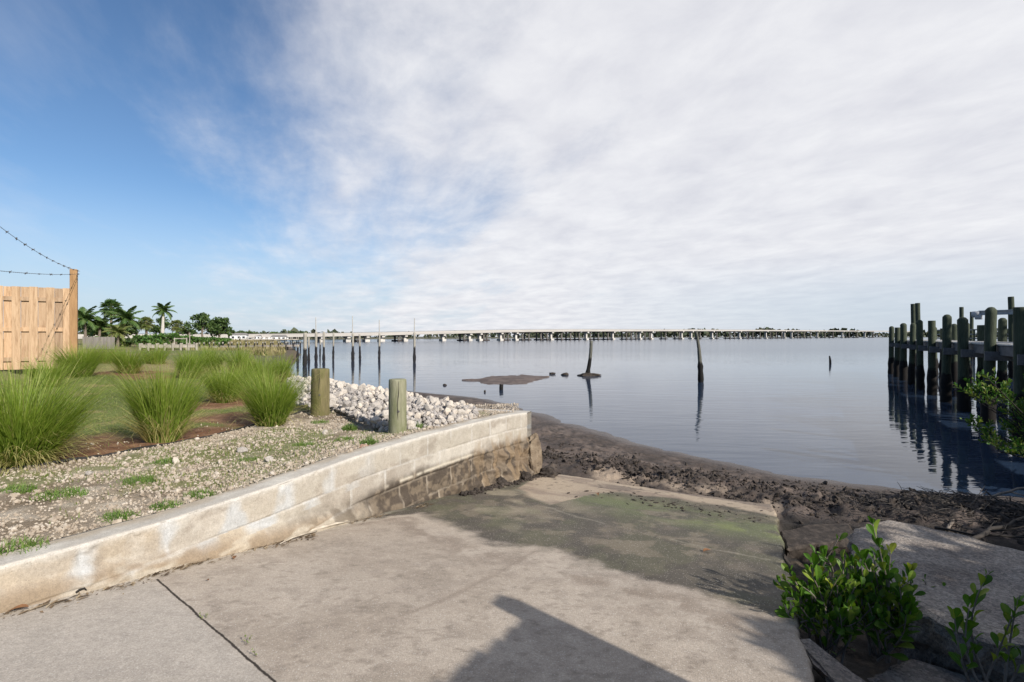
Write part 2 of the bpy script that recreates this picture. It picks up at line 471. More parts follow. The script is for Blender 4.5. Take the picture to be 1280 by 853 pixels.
# wall top, measured along the wall: a little uneven, as old block walls are
_ts = np.array([-6, 0, 0.3, 0.72, 1.1, 1.45, 1.82, 2.18, 3.08, 4.1, 4.9, WL, 6.5])
_tz = np.array([1.10, 1.10, 1.09, 1.083, 1.095, 1.105, 1.125, 1.15, 1.165, 1.155, 1.13, 1.10, 1.10])
def wall_top(s): return np.interp(s, _ts, _tz)

# sea wall that returns to the left from the corner
SW = [np.array((0.21, 7.04)), np.array((-0.55, 7.25)), np.array((-3.9, 10.9)), np.array((-9.5, 19.0)), np.array((-17, 33.0)), np.array((-30, 58.0))]

def yard_z(x, y):
    x = np.asarray(x, float); y = np.asarray(y, float)
    s, t = st(x, y)
    z = 1.085 + 0.012 * (fbm(x * 1.3, y * 1.3, 5) - 0.5) * 4
    z = z + 0.32 * sst(4.5, 11.5, -t) * sst(-30, 9, -np.abs(y - 9))
    z = z + (wall_top(s) - 1.10) * sst(-1.2, -0.2, t)
    return z

# ================================================================== SETTING
# ---- water
def make_water():
    m, nt, p, out = new_mat('bay_water')
    pos = pos_vec(nt)
    p.inputs['Base Color'].default_value = (0.021, 0.037, 0.068, 1)
    p.inputs['IOR'].default_value = 1.333; p.inputs['Specular IOR Level'].default_value = 0.42
    sx = nd(nt, 'SeparateXYZ'); nt.links.new(pos, sx.inputs[0])
    # wave trains run roughly across the bay (real directions), several sizes
    mp1 = nd(nt, 'Mapping'); mp1.inputs['Rotation'].default_value = (0, 0, R(12)); mp1.inputs['Scale'].default_value = (0.55, 2.4, 1)
    nt.links.new(pos, mp1.inputs['Vector'])
    n1 = noise_tex(nt, mp1.outputs[0], 1.5, 3, 0.5, 0.4)
    mp2 = nd(nt, 'Mapping'); mp2.inputs['Rotation'].default_value = (0, 0, R(-8)); mp2.inputs['Scale'].default_value = (0.25, 0.8, 1)
    nt.links.new(pos, mp2.inputs['Vector'])
    n2 = noise_tex(nt, mp2.outputs[0], 0.9, 2, 0.5, 0.6)
    big = noise_tex(nt, pos, 0.05, 3, 0.6, 0.5)
    amp = ramp(nt, big.outputs[0], [(0.35, (0.35,) * 3), (0.65, (1, 1, 1))])
    h = mth(nt, 'ADD', mth(nt, 'MULTIPLY', n1.outputs[0], 0.6), mth(nt, 'MULTIPLY', n2.outputs[0], 1.0))
    h = mth(nt, 'MULTIPLY', h, amp.outputs[0])
    b = bump(nt, p, h, 0.30, 0.058)
    # breeze: the open water further out is ruffled
    mr = nd(nt, 'MapRange'); nt.links.new(sx.outputs[1], mr.inputs[0])
    mr.inputs[1].default_value = 22; mr.inputs[2].default_value = 75; mr.inputs[3].default_value = 0.02; mr.inputs[4].default_value = 0.16
    nt.links.new(mr.outputs[0], p.inputs['Roughness'])
    me = bpy.data.meshes.new('water')
    me.from_pydata([(-1500, -40, 0), (2500, -40, 0), (2500, 3500, 0), (-1500, 3500, 0)], [], [(0, 1, 2, 3)])
    me.materials.append(m)
    o = bpy.data.objects.new('water', me); COL.objects.link(o)
    return structure(o)
make_water()

# ---- mud shore (also the low ground right of the ramp)
def mud_height(X, Y):
    sd = shore_dist(X, Y)
    S, T = st(X, Y)
    z = np.where(sd > 0, 0.26 * (1 - np.exp(-np.maximum(sd, 0) / 3.2)), 0.10 * np.maximum(sd, -8))
    n = fbm(X * 1.6, Y * 1.6, 11, 4) - 0.5
    z = z + n * 0.10 * sst(-0.5, 1.0, sd) + (fbm(X * 0.7, Y * 0.7, 12, 3) - 0.5) * 0.05
    # little ridge of clods that runs just past the end of the ramp and along the shore
    ridge = np.exp(-((S - 6.75 + 0.12 * T) / 0.55) ** 2) * sst(-0.3, 0.3, T)
    z = z + ridge * (0.02 + 0.24 * np.maximum(fbm(X * 7, Y * 7, 14, 5, .6) - 0.43, 0))
    z = z + 0.09 * np.maximum(fbm(X * 9, Y * 9, 19, 4, .6) - 0.5, 0) * sst(0.3, 1.2, sd) * sst(3.2, 2.2, np.abs(S - 7))
    z = z + (fbm(X * 13, Y * 13, 15, 3) - 0.5) * 0.035 * sst(0, 0.6, sd)
    # sand lies thinly over the foot of the slab
    # right of the ramp: hollow beside the slab, soil rising to the mangroves
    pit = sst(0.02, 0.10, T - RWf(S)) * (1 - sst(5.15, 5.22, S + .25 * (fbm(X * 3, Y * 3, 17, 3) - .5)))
    zr = 0.06 + 0.44 * sst(3.3, 1.3, S) + 0.5 * sst(RW + 1.5, RW + 4.5, T) + (fbm(X * 4, Y * 4, 16, 4) - 0.4) * 0.12
    z = z * (1 - pit) + zr * pit
    # under the concrete
    under = (T < RWf(S) + 0.02) & (S < 5.3) & (T > -0.5)
    z = np.where(under, np.minimum(z, ramp_z(S) - 0.12), z)
    foot = sst(5.0, 5.8, S) * (1 - sst(RW, RW + .2, T))
    z = np.where((S >= 5.3) & (S < 6.3) & (T < RW + 0.02) & (T > -0.4),
                 np.maximum(z, 0) * (1 - (1 - sst(5.3, 6.1, S))) + (ramp_z(S) - 0.1) * (1 - sst(5.3, 6.1, S)), z)
    # brush mound at the right
    mnd = np.exp(-(((X - 4.95) / 1.1) ** 2 + ((Y - 5.45) / 0.75) ** 2))
    z = z + mnd * (0.20 + 0.10 * (fbm(X * 9, Y * 9, 18, 3) - 0.5))
    # sand bar
    return z
def mud_colour(X, Y, Z):
    n = fbm(X * 2.2, Y * 2.2, 21, 5); n2 = fbm(X * 8, Y * 8, 22, 4)
    c = mix(np.full(X.shape + (3,), 1.0) * np.array((0.065, 0.049, 0.040)), (0.120, 0.092, 0.076), sst(0.35, 0.65, n))
    c = mix(c, (0.040, 0.031, 0.026), sst(0.50, 0.66, n2) * 0.85)
    sd = shore_dist(X, Y)
    S, T = st(X, Y)
    c = mix(c, (0.075, 0.058, 0.05), sst(0.9, 0.0, sd) * 0.8)                # wet margin
    sandy = np.exp(-((S - 6.05 + 0.05 * T) / 0.30) ** 2) * sst(-0.2, 0.4, T) * sst(RW + .1, RW - .2, T) * sst(0.3, 0.6, n)
    c = mix(c, (0.30, 0.235, 0.175), sandy)
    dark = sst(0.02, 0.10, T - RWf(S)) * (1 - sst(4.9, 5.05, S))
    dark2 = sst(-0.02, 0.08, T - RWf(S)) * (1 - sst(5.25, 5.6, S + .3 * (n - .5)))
    c = mix(c, (0.017, 0.014, 0.0115), np.maximum(dark, dark2))  # dark wet mud of the hollow, with its shade put into the colour
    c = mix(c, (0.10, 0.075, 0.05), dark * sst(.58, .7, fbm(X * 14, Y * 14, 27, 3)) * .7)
    a = sst(0.8, 0.05, sd) * 0.9
    return np.concatenate([c, a[..., None]], -1)
xs = np.concatenate([np.arange(-14, -0.9, 0.09), np.arange(-0.9, 7.2, 0.03), np.arange(7.2, 9.2, .07)]); ys = np.concatenate([np.arange(1.2, 3.0, .06), np.arange(3.0, 11.0, .03), np.arange(11.0, 27, 0.08)])
X, Y = np.meshgrid(xs, ys)
Z = mud_height(X, Y)
S, T = st(X, Y)
cc = lambda A: (A[:-1, :-1] + A[1:, 1:]) / 2
keep = (cc(shore_dist(X, Y)) > -1.2) & ~((cc(T) > -0.35) & (cc(T) < RW - 0.25) & (cc(S) < 5.2)) & ~((cc(T) < -0.35) & (cc(S) < 4.6) & (cc(X) > -14))
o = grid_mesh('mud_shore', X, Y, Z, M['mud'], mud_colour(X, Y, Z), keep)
structure(o)

# ---- soil bank on the right and behind the camera (out of the picture, keeps the place closed)
xs = np.linspace(-6, 32, 77); ys = np.linspace(-30, 5, 71)
X, Y = np.meshgrid(xs, ys); S, T = st(X, Y)
Z = 0.42 + 0.5 * sst(RW, RW + 4, T) + 0.05 * fbm(X, Y, 23) + 0.25 * sst(1.5, -1.5, S)
Z = np.where(shore_dist(X, Y) < 0.6, -0.3, Z)
n = fbm(X * .6, Y * .6, 24)
C = mix(np.full(X.shape + (3,), 1.0) * np.array((0.10, 0.08, 0.055)), (0.07, 0.10, 0.03), sst(.4, .6, n))
keep = (cc(T) > RW + 0.3) & ((cc(S) < 1.0) | (cc(X) > 9.0))
structure(grid_mesh('bank_soil', X, Y, Z, M['land'], C, keep))

# ---- boat ramp : one concrete slab with a joint, cracks, algae, sand; real thickness at its edges
def on_ramp(px, py):
    dx = (px - 640) / F; dz = -(py - HY) / F
    # E + d*dz = 0.905 - 0.125*((d*dx - W0x)*wdx + (d - W0y)*wdy)
    a = dz + 0.125 * (dx * wd[0] + wd[1]); b = 0.905 + 0.125 * (W0 @ wd) - E
    d = b / a
    return np.array((dx * d, d))
def seg_dist(X, Y, pts):
    best = np.full(X.shape, 1e9)
    for a, b in zip(pts[:-1], pts[1:]):
        d = b - a
        t = np.clip(((X - a[0]) * d[0] + (Y - a[1]) * d[1]) / (d @ d), 0, 1)
        best = np.minimum(best, np.hypot(X - a[0] - t * d[0], Y - a[1] - t * d[1]))
    return best
JOINT = [on_ramp(178, 716), on_ramp(200, 727), on_ramp(350, 853), on_ramp(420, 915)]
CRACK = [on_ramp(500, 770), on_ramp(560, 748), on_ramp(612, 722), on_ramp(650, 700), on_ramp(668, 690)]
SEAM = [on_ramp(645, 612), on_ramp(700, 640), on_ramp(790, 664), on_ramp(880, 684), on_ramp(960, 700)]
EDGE = [on_ramp(*q) for q in ((430, 655), (520, 643), (560, 660), (600, 682), (680, 692), (760, 716), (850, 741), (920, 758), (1010, 785))]
EDGE_S = np.array([st(*q) for q in EDGE])
def ramp_colour(X, Y):
    S, T = st(X, Y)
    n = fbm(X * 1.3, Y * 1.3, 31, 5); n2 = fbm(X * 5, Y * 5, 32, 5); n3 = fbm(X * 0.5 + 3, Y * 0.5, 33, 3)
    base = np.full(X.shape + (3,), 1.0) * np.array((0.352, 0.297, 0.24))
    c = mix(base, (0.41, 0.352, 0.29), sst(0.35, 0.68, n) * .8)
    c = mix(c, (0.265, 0.22, 0.175), sst(0.55, 0.72, n2) * 0.35)
    c = mix(c, (0.24, 0.20, 0.165), sst(.60, .70, fbm(X * 11, Y * 11, 131, 4)) * .35)
    c = mix(c, (0.25, 0.205, 0.165), sst(.56, .66, fbm(S * 0.8, T * 9, 132, 5)) * sst(.42, .6, n3) * .4)
    c = mix(c, (0.285, 0.25, 0.215), sst(0.46, 0.66, n3) * 0.4)
    st1 = sst(.605, .635, fbm(X * 4.2, Y * 4.2, 140, 6, .62)) * sst(.45, .6, fbm(X * .9, Y * .9, 144, 3))
    c = mix(c, (0.265, 0.222, 0.178), st1 * .55)
    c = mix(c, (0.20, 0.165, 0.13), sst(.70, .73, fbm(X * 24, Y * 24, 145, 3)) * .5)
    # greyer slab above the joint
    j0, j1 = JOINT[1], JOINT[2]
    jd = (j1[0] - j0[0]) * (Y - j0[1]) - (j1[1] - j0[1]) * (X - j0[0])
    c = mix(c, (0.41, 0.375, 0.33), sst(0.02, -0.05, jd) * 0.6)
    # brown drift line just above the algae
    es = np.interp(T, EDGE_S[:, 1], EDGE_S[:, 0])
    es = es + (fbm(X * 3, Y * 3, 34, 4) - 0.5) * 0.30
    q = S - es
    c = mix(c, (0.235, 0.19, 0.15), np.exp(-((q + 0.22) / 0.16) ** 2) * sst(0.42, 0.62, fbm(X * 7, Y * 7, 35, 4)) * 0.8)
    c = mix(c, (0.40, 0.34, 0.275), np.exp(-((q + 0.05) / 0.07) ** 2) * sst(2.2, .6, T) * 0.7)
    # algae-dark lower slab
    alg = sst(-0.05, 0.16, q + (fbm(X * 12, Y * 12, 133, 4) - .5) * .22)
    streak = fbm(S * 1.2 + 4, T * 6, 36, 4)
    dark = mix(np.full(X.shape + (3,), 1.0) * np.array((0.070, 0.061, 0.047)), (0.13, 0.109, 0.083), sst(0.45, 0.7, n2) * 0.8)
    dark = mix(dark, (0.068, 0.06, 0.048), sst(0.47, 0.60, streak) * 0.7)
    dark = mix(dark, (0.055, 0.047, 0.037), np.exp(-((q - 0.10) / 0.10) ** 2) * sst(.35, .6, n) * 0.8)
    dark = mix(dark, (0.088, 0.086, 0.05), sst(.44, .60, fbm(S * 2.2, T * 3.4, 136, 5)) * .6)
    dark = mix(dark, (0.175, 0.146, 0.104), sst(.57, .61, fbm(X * 5, Y * 5, 137, 5, .6)) * sst(.40, .6, fbm(S * 1.4, T * 1.4, 138, 3)) * .75)
    dark = mix(dark, (0.052, 0.046, 0.036), sst(.59, .63, fbm(S * 3, T * 8, 139, 5, .6)) * .6)
    dark = mix(dark, (0.27, 0.23, 0.165), sst(0.54, 0.70, fbm(S * 2.5, T * 2.5, 37, 4)) * sst(1.9, 0.6, T) * 0.75)
    c = mix(c, dark, alg * 0.94)
    # green band
    gs = np.interp(T, [0, 0.6, 1.4, 2.2, 3.1], [5.2, 4.7, 4.45, 4.35, 4.3])
    g = np.exp(-((S - gs) / 0.42) ** 2) * sst(0.5, 1.4, T)
    g = g * sst(0.30, 0.66, fbm(S * 4, T * 2.2, 38, 6, .62) + 0.06)
    c = mix(c, (0.125, 0.142, 0.066), np.clip(g * 0.95, 0, 1))
    g2 = np.exp(-((S - gs + 0.12) / 0.16) ** 2) * sst(1.9, 3.0, T) * sst(0.42, 0.6, n2)
    c = mix(c, (0.175, 0.195, 0.075), np.clip(g2 * 0.9, 0, 1))
    g3 = sst(0.56, 0.68, fbm(S * 4, T * 4, 46, 5)) * sst(0.1, 0.5, q) * sst(4.6, 3.8, S) * sst(1.9, .8, T)
    c = mix(c, (0.12, 0.125, 0.07), g3 * 0.35)
    # sand at the foot
    sb = np.interp(T, [0, 0.22, 0.35, 0.7, 1.02, 1.14, 1.4, 2.2, 3.1], [5.3, 4.9, 4.25, 3.98, 3.84, 4.7, 5.0, 5.15, 5.0]) + (fbm(X * 2.5, Y * 2.5, 39, 5) - 0.5) * 0.35
    sand = sst(0, 0.16, S - sb)
    sandc = mix(np.full(X.shape + (3,), 1.0) * np.array((0.38, 0.305, 0.225)), (0.27, 0.21, 0.16), sst(0.45, 0.65, fbm(S * 4, T * 1.6, 40, 4)))
    c = mix(c, sandc, sand * 0.92)
    smear = sst(0.5, 0.62, fbm(S * 3.5, T * 0.9 + 7, 41, 4)) * sand * sst(0.8, 1.2, T)
    c = mix(c, (0.145, 0.115, 0.095), smear * 0.75)
    # dark specks and lumps of weed
    sp = sst(0.70, 0.76, fbm(X * 16, Y * 16, 42, 3)) * sst(4.0, 4.8, S) * sst(0.4, .55, fbm(X * 1.5, Y * 1.5, 47, 3))
    c = mix(c, (0.05, 0.04, 0.03), sp * 0.8)
    # joint, crack, seam
    wob = (fbm(X * 9, Y * 9, 43, 3) - 0.5) * 0.05
    c = mix(c, (0.24, 0.195, 0.155), sst(0.03, 0.005, seg_dist(X + wob, Y + wob, CRACK)) * 0.65)
    c = mix(c, (0.33, 0.30, 0.23), sst(0.03, 0.006, seg_dist(X + wob * 1.2, Y + wob, SEAM)) * sst(0.40, 0.55, fbm(X * 4, Y * 4, 44, 4)) * 0.4)
    # old broom line by the wall foot, dirt
    c = mix(c, (0.42, 0.37, 0.30), np.exp(-((T - 0.07) / 0.05) ** 2) * sst(3.0, 2.2, S) * sst(0.4, 0.6, fbm(S * 5, T * 20, 45, 4)) * 0.7)
    wet = alg * sst(5.0, 4.2, S) * 0.35
    return np.concatenate([c, wet[..., None]], -1)
ss = np.concatenate([np.arange(-5, -1.6, 0.1), np.arange(-1.6, 5.95, 0.02)]); tt = np.arange(-0.12, RW + 0.001, 0.02)
SS, TT = np.meshgrid(ss, tt, indexing='ij')
ragged = 0.03 * (fbm(SS * 4, SS * 0 + 2, 48, 4) - 0.5)
ragged = ragged * 2.2 + 0.04 * np.minimum(fbm(SS * 9, SS * 0 + 5, 134, 4) - .45, 0) * 2
TTe = TT * RWf(SS) / RW
TTe = np.where(TT > RW - 0.03, TTe + ragged, TTe)
SS = SS - sst(5.2, 5.95, SS) * 0.35 * fbm(TT * 2.5, SS * 0, 135, 4)
XX, YY = xy(SS, TTe)
ZZ = ramp_z(SS) + 0.006 * (fbm(XX * 2, YY * 2, 49, 3) - 0.5)
# broken right edge drops to the hollow: extra row down the side
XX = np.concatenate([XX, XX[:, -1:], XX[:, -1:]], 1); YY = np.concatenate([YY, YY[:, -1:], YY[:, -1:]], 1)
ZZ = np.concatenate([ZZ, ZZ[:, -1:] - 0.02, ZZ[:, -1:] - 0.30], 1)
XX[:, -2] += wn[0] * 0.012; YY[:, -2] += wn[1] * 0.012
CC = ramp_colour(XX, YY)
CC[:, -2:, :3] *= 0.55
joint_line(M['ramp'], on_ramp(196, 724), on_ramp(470, 962), 0.0075, (0.04, 0.032, 0.026))
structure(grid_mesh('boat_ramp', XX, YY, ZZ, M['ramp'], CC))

# ---- the yard behind the wall: soil, gravel, mulch beds, lawn
EDGING = [np.array(at(px, py, 1.09).xy) for px, py in ((-160, 600), (0, 590), (85, 577), (150, 566), (260, 545), (320, 531), (370, 519), (410, 508), (470, 497))]
CLUMPS = [  # base pixel, ground height, height(m), radius, label
    (30, 581, 1.09, 0.92, 0.62, 'big fountain grass clump cut by the left photo edge, straw coloured at its foot'),
    (203, 552, 1.09, 0.84, 0.46, 'upright fountain grass clump with bare mulch before it, middle of the front row'),
    (338, 532, 1.09, 0.72, 0.42, 'bright green fountain grass clump next to the brown mossy stub post'),
]
def mulch_mask(X, Y):
    m = np.zeros(X.shape)
    for (px, py, r) in ((110, 562, .75), (205, 552, .55), (255, 540, .45), (335, 527, .6), (285, 522, .5), (160, 478, .8), (185, 482, .6), (278, 506, .6), (300, 500, .6), (235, 512, .3)):
        p = at(px, py, 1.09)
        m = np.maximum(m, sst(1.25, 0.55, np.hypot(X - p.x, Y - p.y) / r + (fbm(X * 2.5, Y * 2.5, 51, 4) - 0.5) * 0.9))
    return m
def edging_side(X, Y):
    """>0 on the wall side of the edging strip"""
    ex = np.array([p[0] for p in EDGING]); ey = np.array([p[1] for p in EDGING])
    o = np.argsort(ex)
    return np.interp(X, ex[o], ey[o]) - Y
def yard_colour(X, Y):
    S, T = st(X, Y)
    n = fbm(X * 2.2, Y * 2.2, 52, 5); n2 = fbm(X * 9, Y * 9, 53, 4)
    soil = mix(np.full(X.shape + (3,), 1.0) * np.array((0.29, 0.235, 0.17)), (0.42, 0.36, 0.28), sst(0.4, 0.62, n2))
    soil = mix(soil, (0.17, 0.125, 0.08), sst(0.5, 0.66, n) * 0.7)
    es = edging_side(X, Y)
    lawn = sst(0.1, -0.25, es + (n - 0.5) * 0.5)
    lawnc = mix(np.full(X.shape + (3,), 1.0) * np.array((0.14, 0.165, 0.045)), (0.24, 0.205, 0.085), sst(0.45, 0.66, n))
    lawnc = mix(lawnc, (0.11, 0.135, 0.035), sst(.5, .65, fbm(X * .8, Y * .8, 54, 4)))
    c = mix(soil, lawnc, lawn)
    weedy = sst(0.50, 0.62, fbm(X * 1.6 + 2, Y * 1.6, 55, 5)) * (1 - lawn)
    c = mix(c, (0.17, 0.18, 0.065), weedy * 0.75)
    mul = mulch_mask(X, Y) * sst(0.04, -0.03, es)
    mc = mix(np.full(X.shape + (3,), 1.0) * np.array((0.17, 0.075, 0.045)), (0.28, 0.15, 0.09), sst(0.4, 0.65, n2))
    c = mix(c, mc, mul * 0.9)
    c = mix(c, (0.36, 0.30, 0.23), np.exp(-((T + 0.32) / 0.14) ** 2) * 0.5)
    return c
xs = np.arange(-9.5, 0.4, 0.04); ys = np.arange(-0.6, 12.4, 0.04)
X, Y = np.meshgrid(xs, ys); S, T = st(X, Y)
def sw_inside(X, Y):
    """distance inside (yard side of) the sea wall line"""
    px = np.array([p[0] for p in SW]); py = np.array([p[1] for p in SW])
    o = np.argsort(px)
    return np.interp(X, px[o], py[o]) - Y
Z = yard_z(X, Y) + (fbm(X * 7, Y * 7, 56, 4) - 0.5) * 0.035 * sst(-0.2, -0.6, T)
Z = np.where(T > -0.30, Z - 0.02, Z)
keep = (cc(T) < -0.16) & (cc(sw_inside(X, Y)) > -0.05)
structure(grid_mesh('yard_ground', X, Y, Z, M['yard'], yard_colour(X, Y), keep))
# ---- land further off to the left
xs = np.linspace(-150, -3, 246); ys = np.linspace(-20, 190, 281)
X, Y = np.meshgrid(xs, ys)
sd = shore_dist(X, Y)
ins = np.minimum(sw_inside(X, Y), 50)
Z = np.where(Y < 34, 1.12, 0.0) + np.where(Y >= 34, 0.25 + 0.75 * sst(8, 25, sd), 0)
Z = Z + 0.3 * sst(-7, -11, X) * sst(34, 25, Y) + (fbm(X * .2, Y * .2, 57) - .5) * .15
Z = np.where(sd < 1, -0.25, Z)
Z = np.where((Y < 34) & (ins < 0), np.minimum(0.18, sd * 0.04 - 0.05), Z)
Z = np.where((X > -10.6) & (Y < 13.0), Z - 0.35, Z)
n = fbm(X * .25, Y * .25, 58, 4)
C = mix(np.full(X.shape + (3,), 1.0) * np.array((0.13, 0.14, 0.05)), (0.22, 0.18, 0.09), sst(.4, .6, n))
C = mix(C, (0.11, 0.085, 0.06), sst(12, 4, sd) * sst(30, 36, Y))
C = mix(C, (0.10, 0.08, 0.065), ((Y < 34) & (ins < 0)) * 1.0)
keep = ~((cc(X) > -9.3) & (cc(Y) < 12.2)) & ~((cc(X) > -3.4))
structure(grid_mesh('left_land', X, Y, Z, M['land'], C, keep))

# ---- low sand bar in the water
bx0 = at(560, 477, 0); bx1 = at(700, 471, 0)
xs = np.linspace(-4.2, 3.4, 160); ys = np.linspace(21.5, 30, 150)
X, Y = np.meshgrid(xs, ys)
cxl = np.interp(X, [-4, -1.7, -0.5, 0.8, 2.3], [24.8, 25.0, 25.2, 25.9, 27.4])
wid = np.interp(X, [-2.5, -1.6, -1.1, 0.5, 1.3, 2.0], [0.01, 0.9, 2.6, 2.8, 1.6, 0.05])
q = np.where((X < -2.45) | (X > 1.98), -3, 1 - np.abs(Y - cxl) / wid)
Z = np.clip(q, -1.0, 1) * 0.07 + (fbm(X * 2, Y * 2, 61, 4) - .5) * 0.05 - 0.004
C = mix(np.full(X.shape + (3,), 1.0) * np.array((0.075, 0.053, 0.044)), (0.125, 0.092, 0.076), sst(.4, .6, fbm(X * 3, Y * 3, 62)))
structure(grid_mesh('sand_bar', X, Y, Z, M['mud'], np.concatenate([C, np.full(X.shape + (1,), .3)], -1), cc(Z) > -0.04))

# ---- far bank behind the bridge
def far_bank():
    pts = [(-420, 250), (-150, 300), (-40, 470), (40, 640), (200, 900), (420, 1050), (760, 1150), (1300, 1000), (1900, 700)]
    mb = MB()
    for (a, b) in zip(pts[:-1], pts[1:]):
        a0 = Vector((a[0], a[1], -0.5)); b0 = Vector((b[0], b[1], -0.5))
        nrm = Vector((-(b[1] - a[1]), b[0] - a[0], 0)).normalized()
        mb.add([a0, b0, b0 + nrm * 6 + Vector((0, 0, 1.3)), a0 + nrm * 6 + Vector((0, 0, 1.3)),
                b0 + nrm * 400 + Vector((0, 0, 1.6)), a0 + nrm * 400 + Vector((0, 0, 1.6))], [(0, 1, 2, 3), (3, 2, 4, 5)])
    m, nt, p, out = new_mat('far_bank_soil')
    p.inputs['Base Color'].default_value = (0.09, 0.085, 0.05, 1); p.inputs['Roughness'].default_value = 0.95
    structure(mb.build('far_bank', m))
    return pts
FAR = far_bank()
# the far wood reads as one mass
mb = MB()
tot = 0
for (a, b) in zip(FAR[:-1], FAR[1:]):
    L = math.hypot(b[0] - a[0], b[1] - a[1])
    nrm = Vector((-(b[1] - a[1]), b[0] - a[0], 0)).normalized()
    k = int(L / 3.2)
    for i in range(k):
        t = (i + rnd.random()) / k
        p = Vector((a[0] + (b[0] - a[0]) * t, a[1] + (b[1] - a[1]) * t, 0.6)) + nrm * rnd.uniform(2, 26)
        dist = p.y
        h = 2.2 + 6.0 * float(fbm(np.array([p.x * .02]), np.array([p.y * .02]), 71, 3)[0]) * (0.5 + dist / 900) * rnd.uniform(.7, 1.15)
        h *= 1 + .8 * max(0, min(1, (p.x - 60) / 400))
        r = h * rnd.uniform(.45, .8)
        for q in range(9):
            c = p + Vector((rnd.gauss(0, r * .5), rnd.gauss(0, r * .4), h * rnd.uniform(.15, .95)))
            s = r * rnd.uniform(.35, .6)
            qd = Quaternion((rnd.gauss(0, 1), rnd.gauss(0, 1), rnd.gauss(0, 1), rnd.gauss(0, 1))).normalized()
            mb.add([c + qd @ Vector(v) * s for v in ((-1, 0, 0), (.2, -.8, .2), (1, .1, 0), (.1, .9, -.2))], [(0, 1, 2, 3)], rnd.random())
tag(mb.build('far_wood', M['farwood']), 'low dark wood along the far shore behind the bridge', 'trees', kind='stuff')
# ================================================================== RETAINING WALL
def wall_colour(S, H, low, seed=0):
    """S along the wall, H depth below the top, low: height above the foot"""
    BW, BH = 0.405, 0.20
    row = np.floor(H / BH); off = np.where(row % 2 == 1, BW / 2, 0)
    k = np.floor((S + off + 0.1) / BW); fu = (S + off + 0.1) / BW - k; fv = H / BH - row
    hsh = _hash(k, row, 5 + seed); hsh2 = _hash(k, row, 9 + seed)
    n = fbm(S * 5, H * 5, 81 + seed, 5); n2 = fbm(S * 16, H * 16, 82 + seed, 4)
    c = mix(np.full(S.shape + (3,), 1.0) * np.array((0.37, 0.335, 0.28)), (0.45, 0.415, 0.36), sst(.3, .7, hsh))
    c = mix(c, (0.37, 0.30, 0.215), sst(0.5, 0.8, hsh2) * sst(2.6, 1.4, S) * 0.7)
    c = mix(c, (0.23, 0.195, 0.15), sst(.42, .62, fbm(S * 1.6, H * 3, 184 + seed, 5)) * sst(.26, .05, low) * sst(3.2, 2.4, S) * .35)
    c = mix(c, (0.34, 0.30, 0.25), sst(.5, .7, n) * 0.6)
    c = mix(c, (0.46, 0.42, 0.36), sst(.55, .7, n2) * 0.4)
    c = mix(c, (0.20, 0.165, 0.13), sst(.62, .74, fbm(S * 3.2, H * 4, 181 + seed, 5)) * 0.45)
    # mortar joints, wide grey smears near the head joints of the top course
    w = 0.035 + 0.02 * (n2 - .5)
    hj = sst(w, w * .4, np.minimum(fu, 1 - fu)); bj = sst(w * 2.0, w * .8, np.minimum(fv, 1 - fv))
    c = mix(c, (0.47, 0.45, 0.415), np.maximum(hj, bj * 0.6) * sst(.25, .5, n) * 0.75)
    sm = sst(0.22, 0.05, np.minimum(fu, 1 - fu) + (n - .5) * .5) * (H < 0.26) * sst(3.0, 1.2, S)
    c = mix(c, (0.42, 0.425, 0.42), sm * 0.9)
    c = mix(c, (0.475, 0.445, 0.395), sst(0.05, 0.0, H + (n2 - .5) * .05) * 0.8)
    # old mortar fillet at the foot
    fil = sst(0.10, 0.04, low + (n - .5) * .12) * sst(3.0, 2.2, S)
    c = mix(c, (0.40, 0.345, 0.265), fil * 0.6)
    c = mix(c, (0.20, 0.14, 0.085), sst(0.5, 0.62, fbm(S * 3, H * 9 + 4, 83 + seed, 4)) * sst(0.13, 0.04, low) * sst(3.0, 2.2, S) * 0.7)
    crk = np.abs(low - 0.05 - 0.05 * (fbm(S * 4.6, S * 0 + 9, 182 + seed, 5) - .5) * 2)
    c = mix(c, (0.05, 0.04, 0.03), sst(0.008, 0.003, crk) * sst(.46, .56, fbm(S * 4, S * 0 + 1, 183 + seed, 3)) * 0.0)
    c = mix(c, (0.09, 0.07, 0.05), sst(0.56, 0.66, fbm(S * 7, H * 7, 84 + seed, 5)) * sst(0.22, 0.08, low) * sst(1.2, 2.2, S) * 0.75)
    # tide-stained lower courses: dark below the ledge, brown and yellow at the far end
    led = 0.36 + 0.015 * (n - .5)
    dk = sst(led - 0.09, led + 0.02, H + (n - .5) * 0.10) * sst(1.9, 2.5, S)
    darkc = mix(np.full(S.shape + (3,), 1.0) * np.array((0.070, 0.055, 0.042)), (0.15, 0.118, 0.085), sst(.45, .65, n2))
    darkc = mix(darkc, (0.30, 0.255, 0.20), np.maximum(hj, bj * .5) * sst(.4, .6, n) * 0.8)
    darkc = mix(darkc, (0.18, 0.128, 0.08), sst(4.0, 5.0, S) * sst(0.9, 0.5, H) * sst(.4, .62, n) * 0.75)
    c = mix(c, darkc, dk)
    line = np.exp(-((H - led + 0.012) / 0.014) ** 2) * sst(2.2, 2.5, S) * sst(4.2, 3.9, S) * sst(.3, .45, fbm(S * 6, S * 0 + 3, 85, 3))
    c = mix(c, (0.52, 0.47, 0.38), line * 0.9)
    seep = sst(.52, .66, fbm(S * 9, H * 2.2, 86 + seed, 4)) * sst(3.2, 4.2, S) * sst(.16, .30, H)
    c = mix(c, (0.27, 0.19, 0.11), seep * 0.4)
    return c

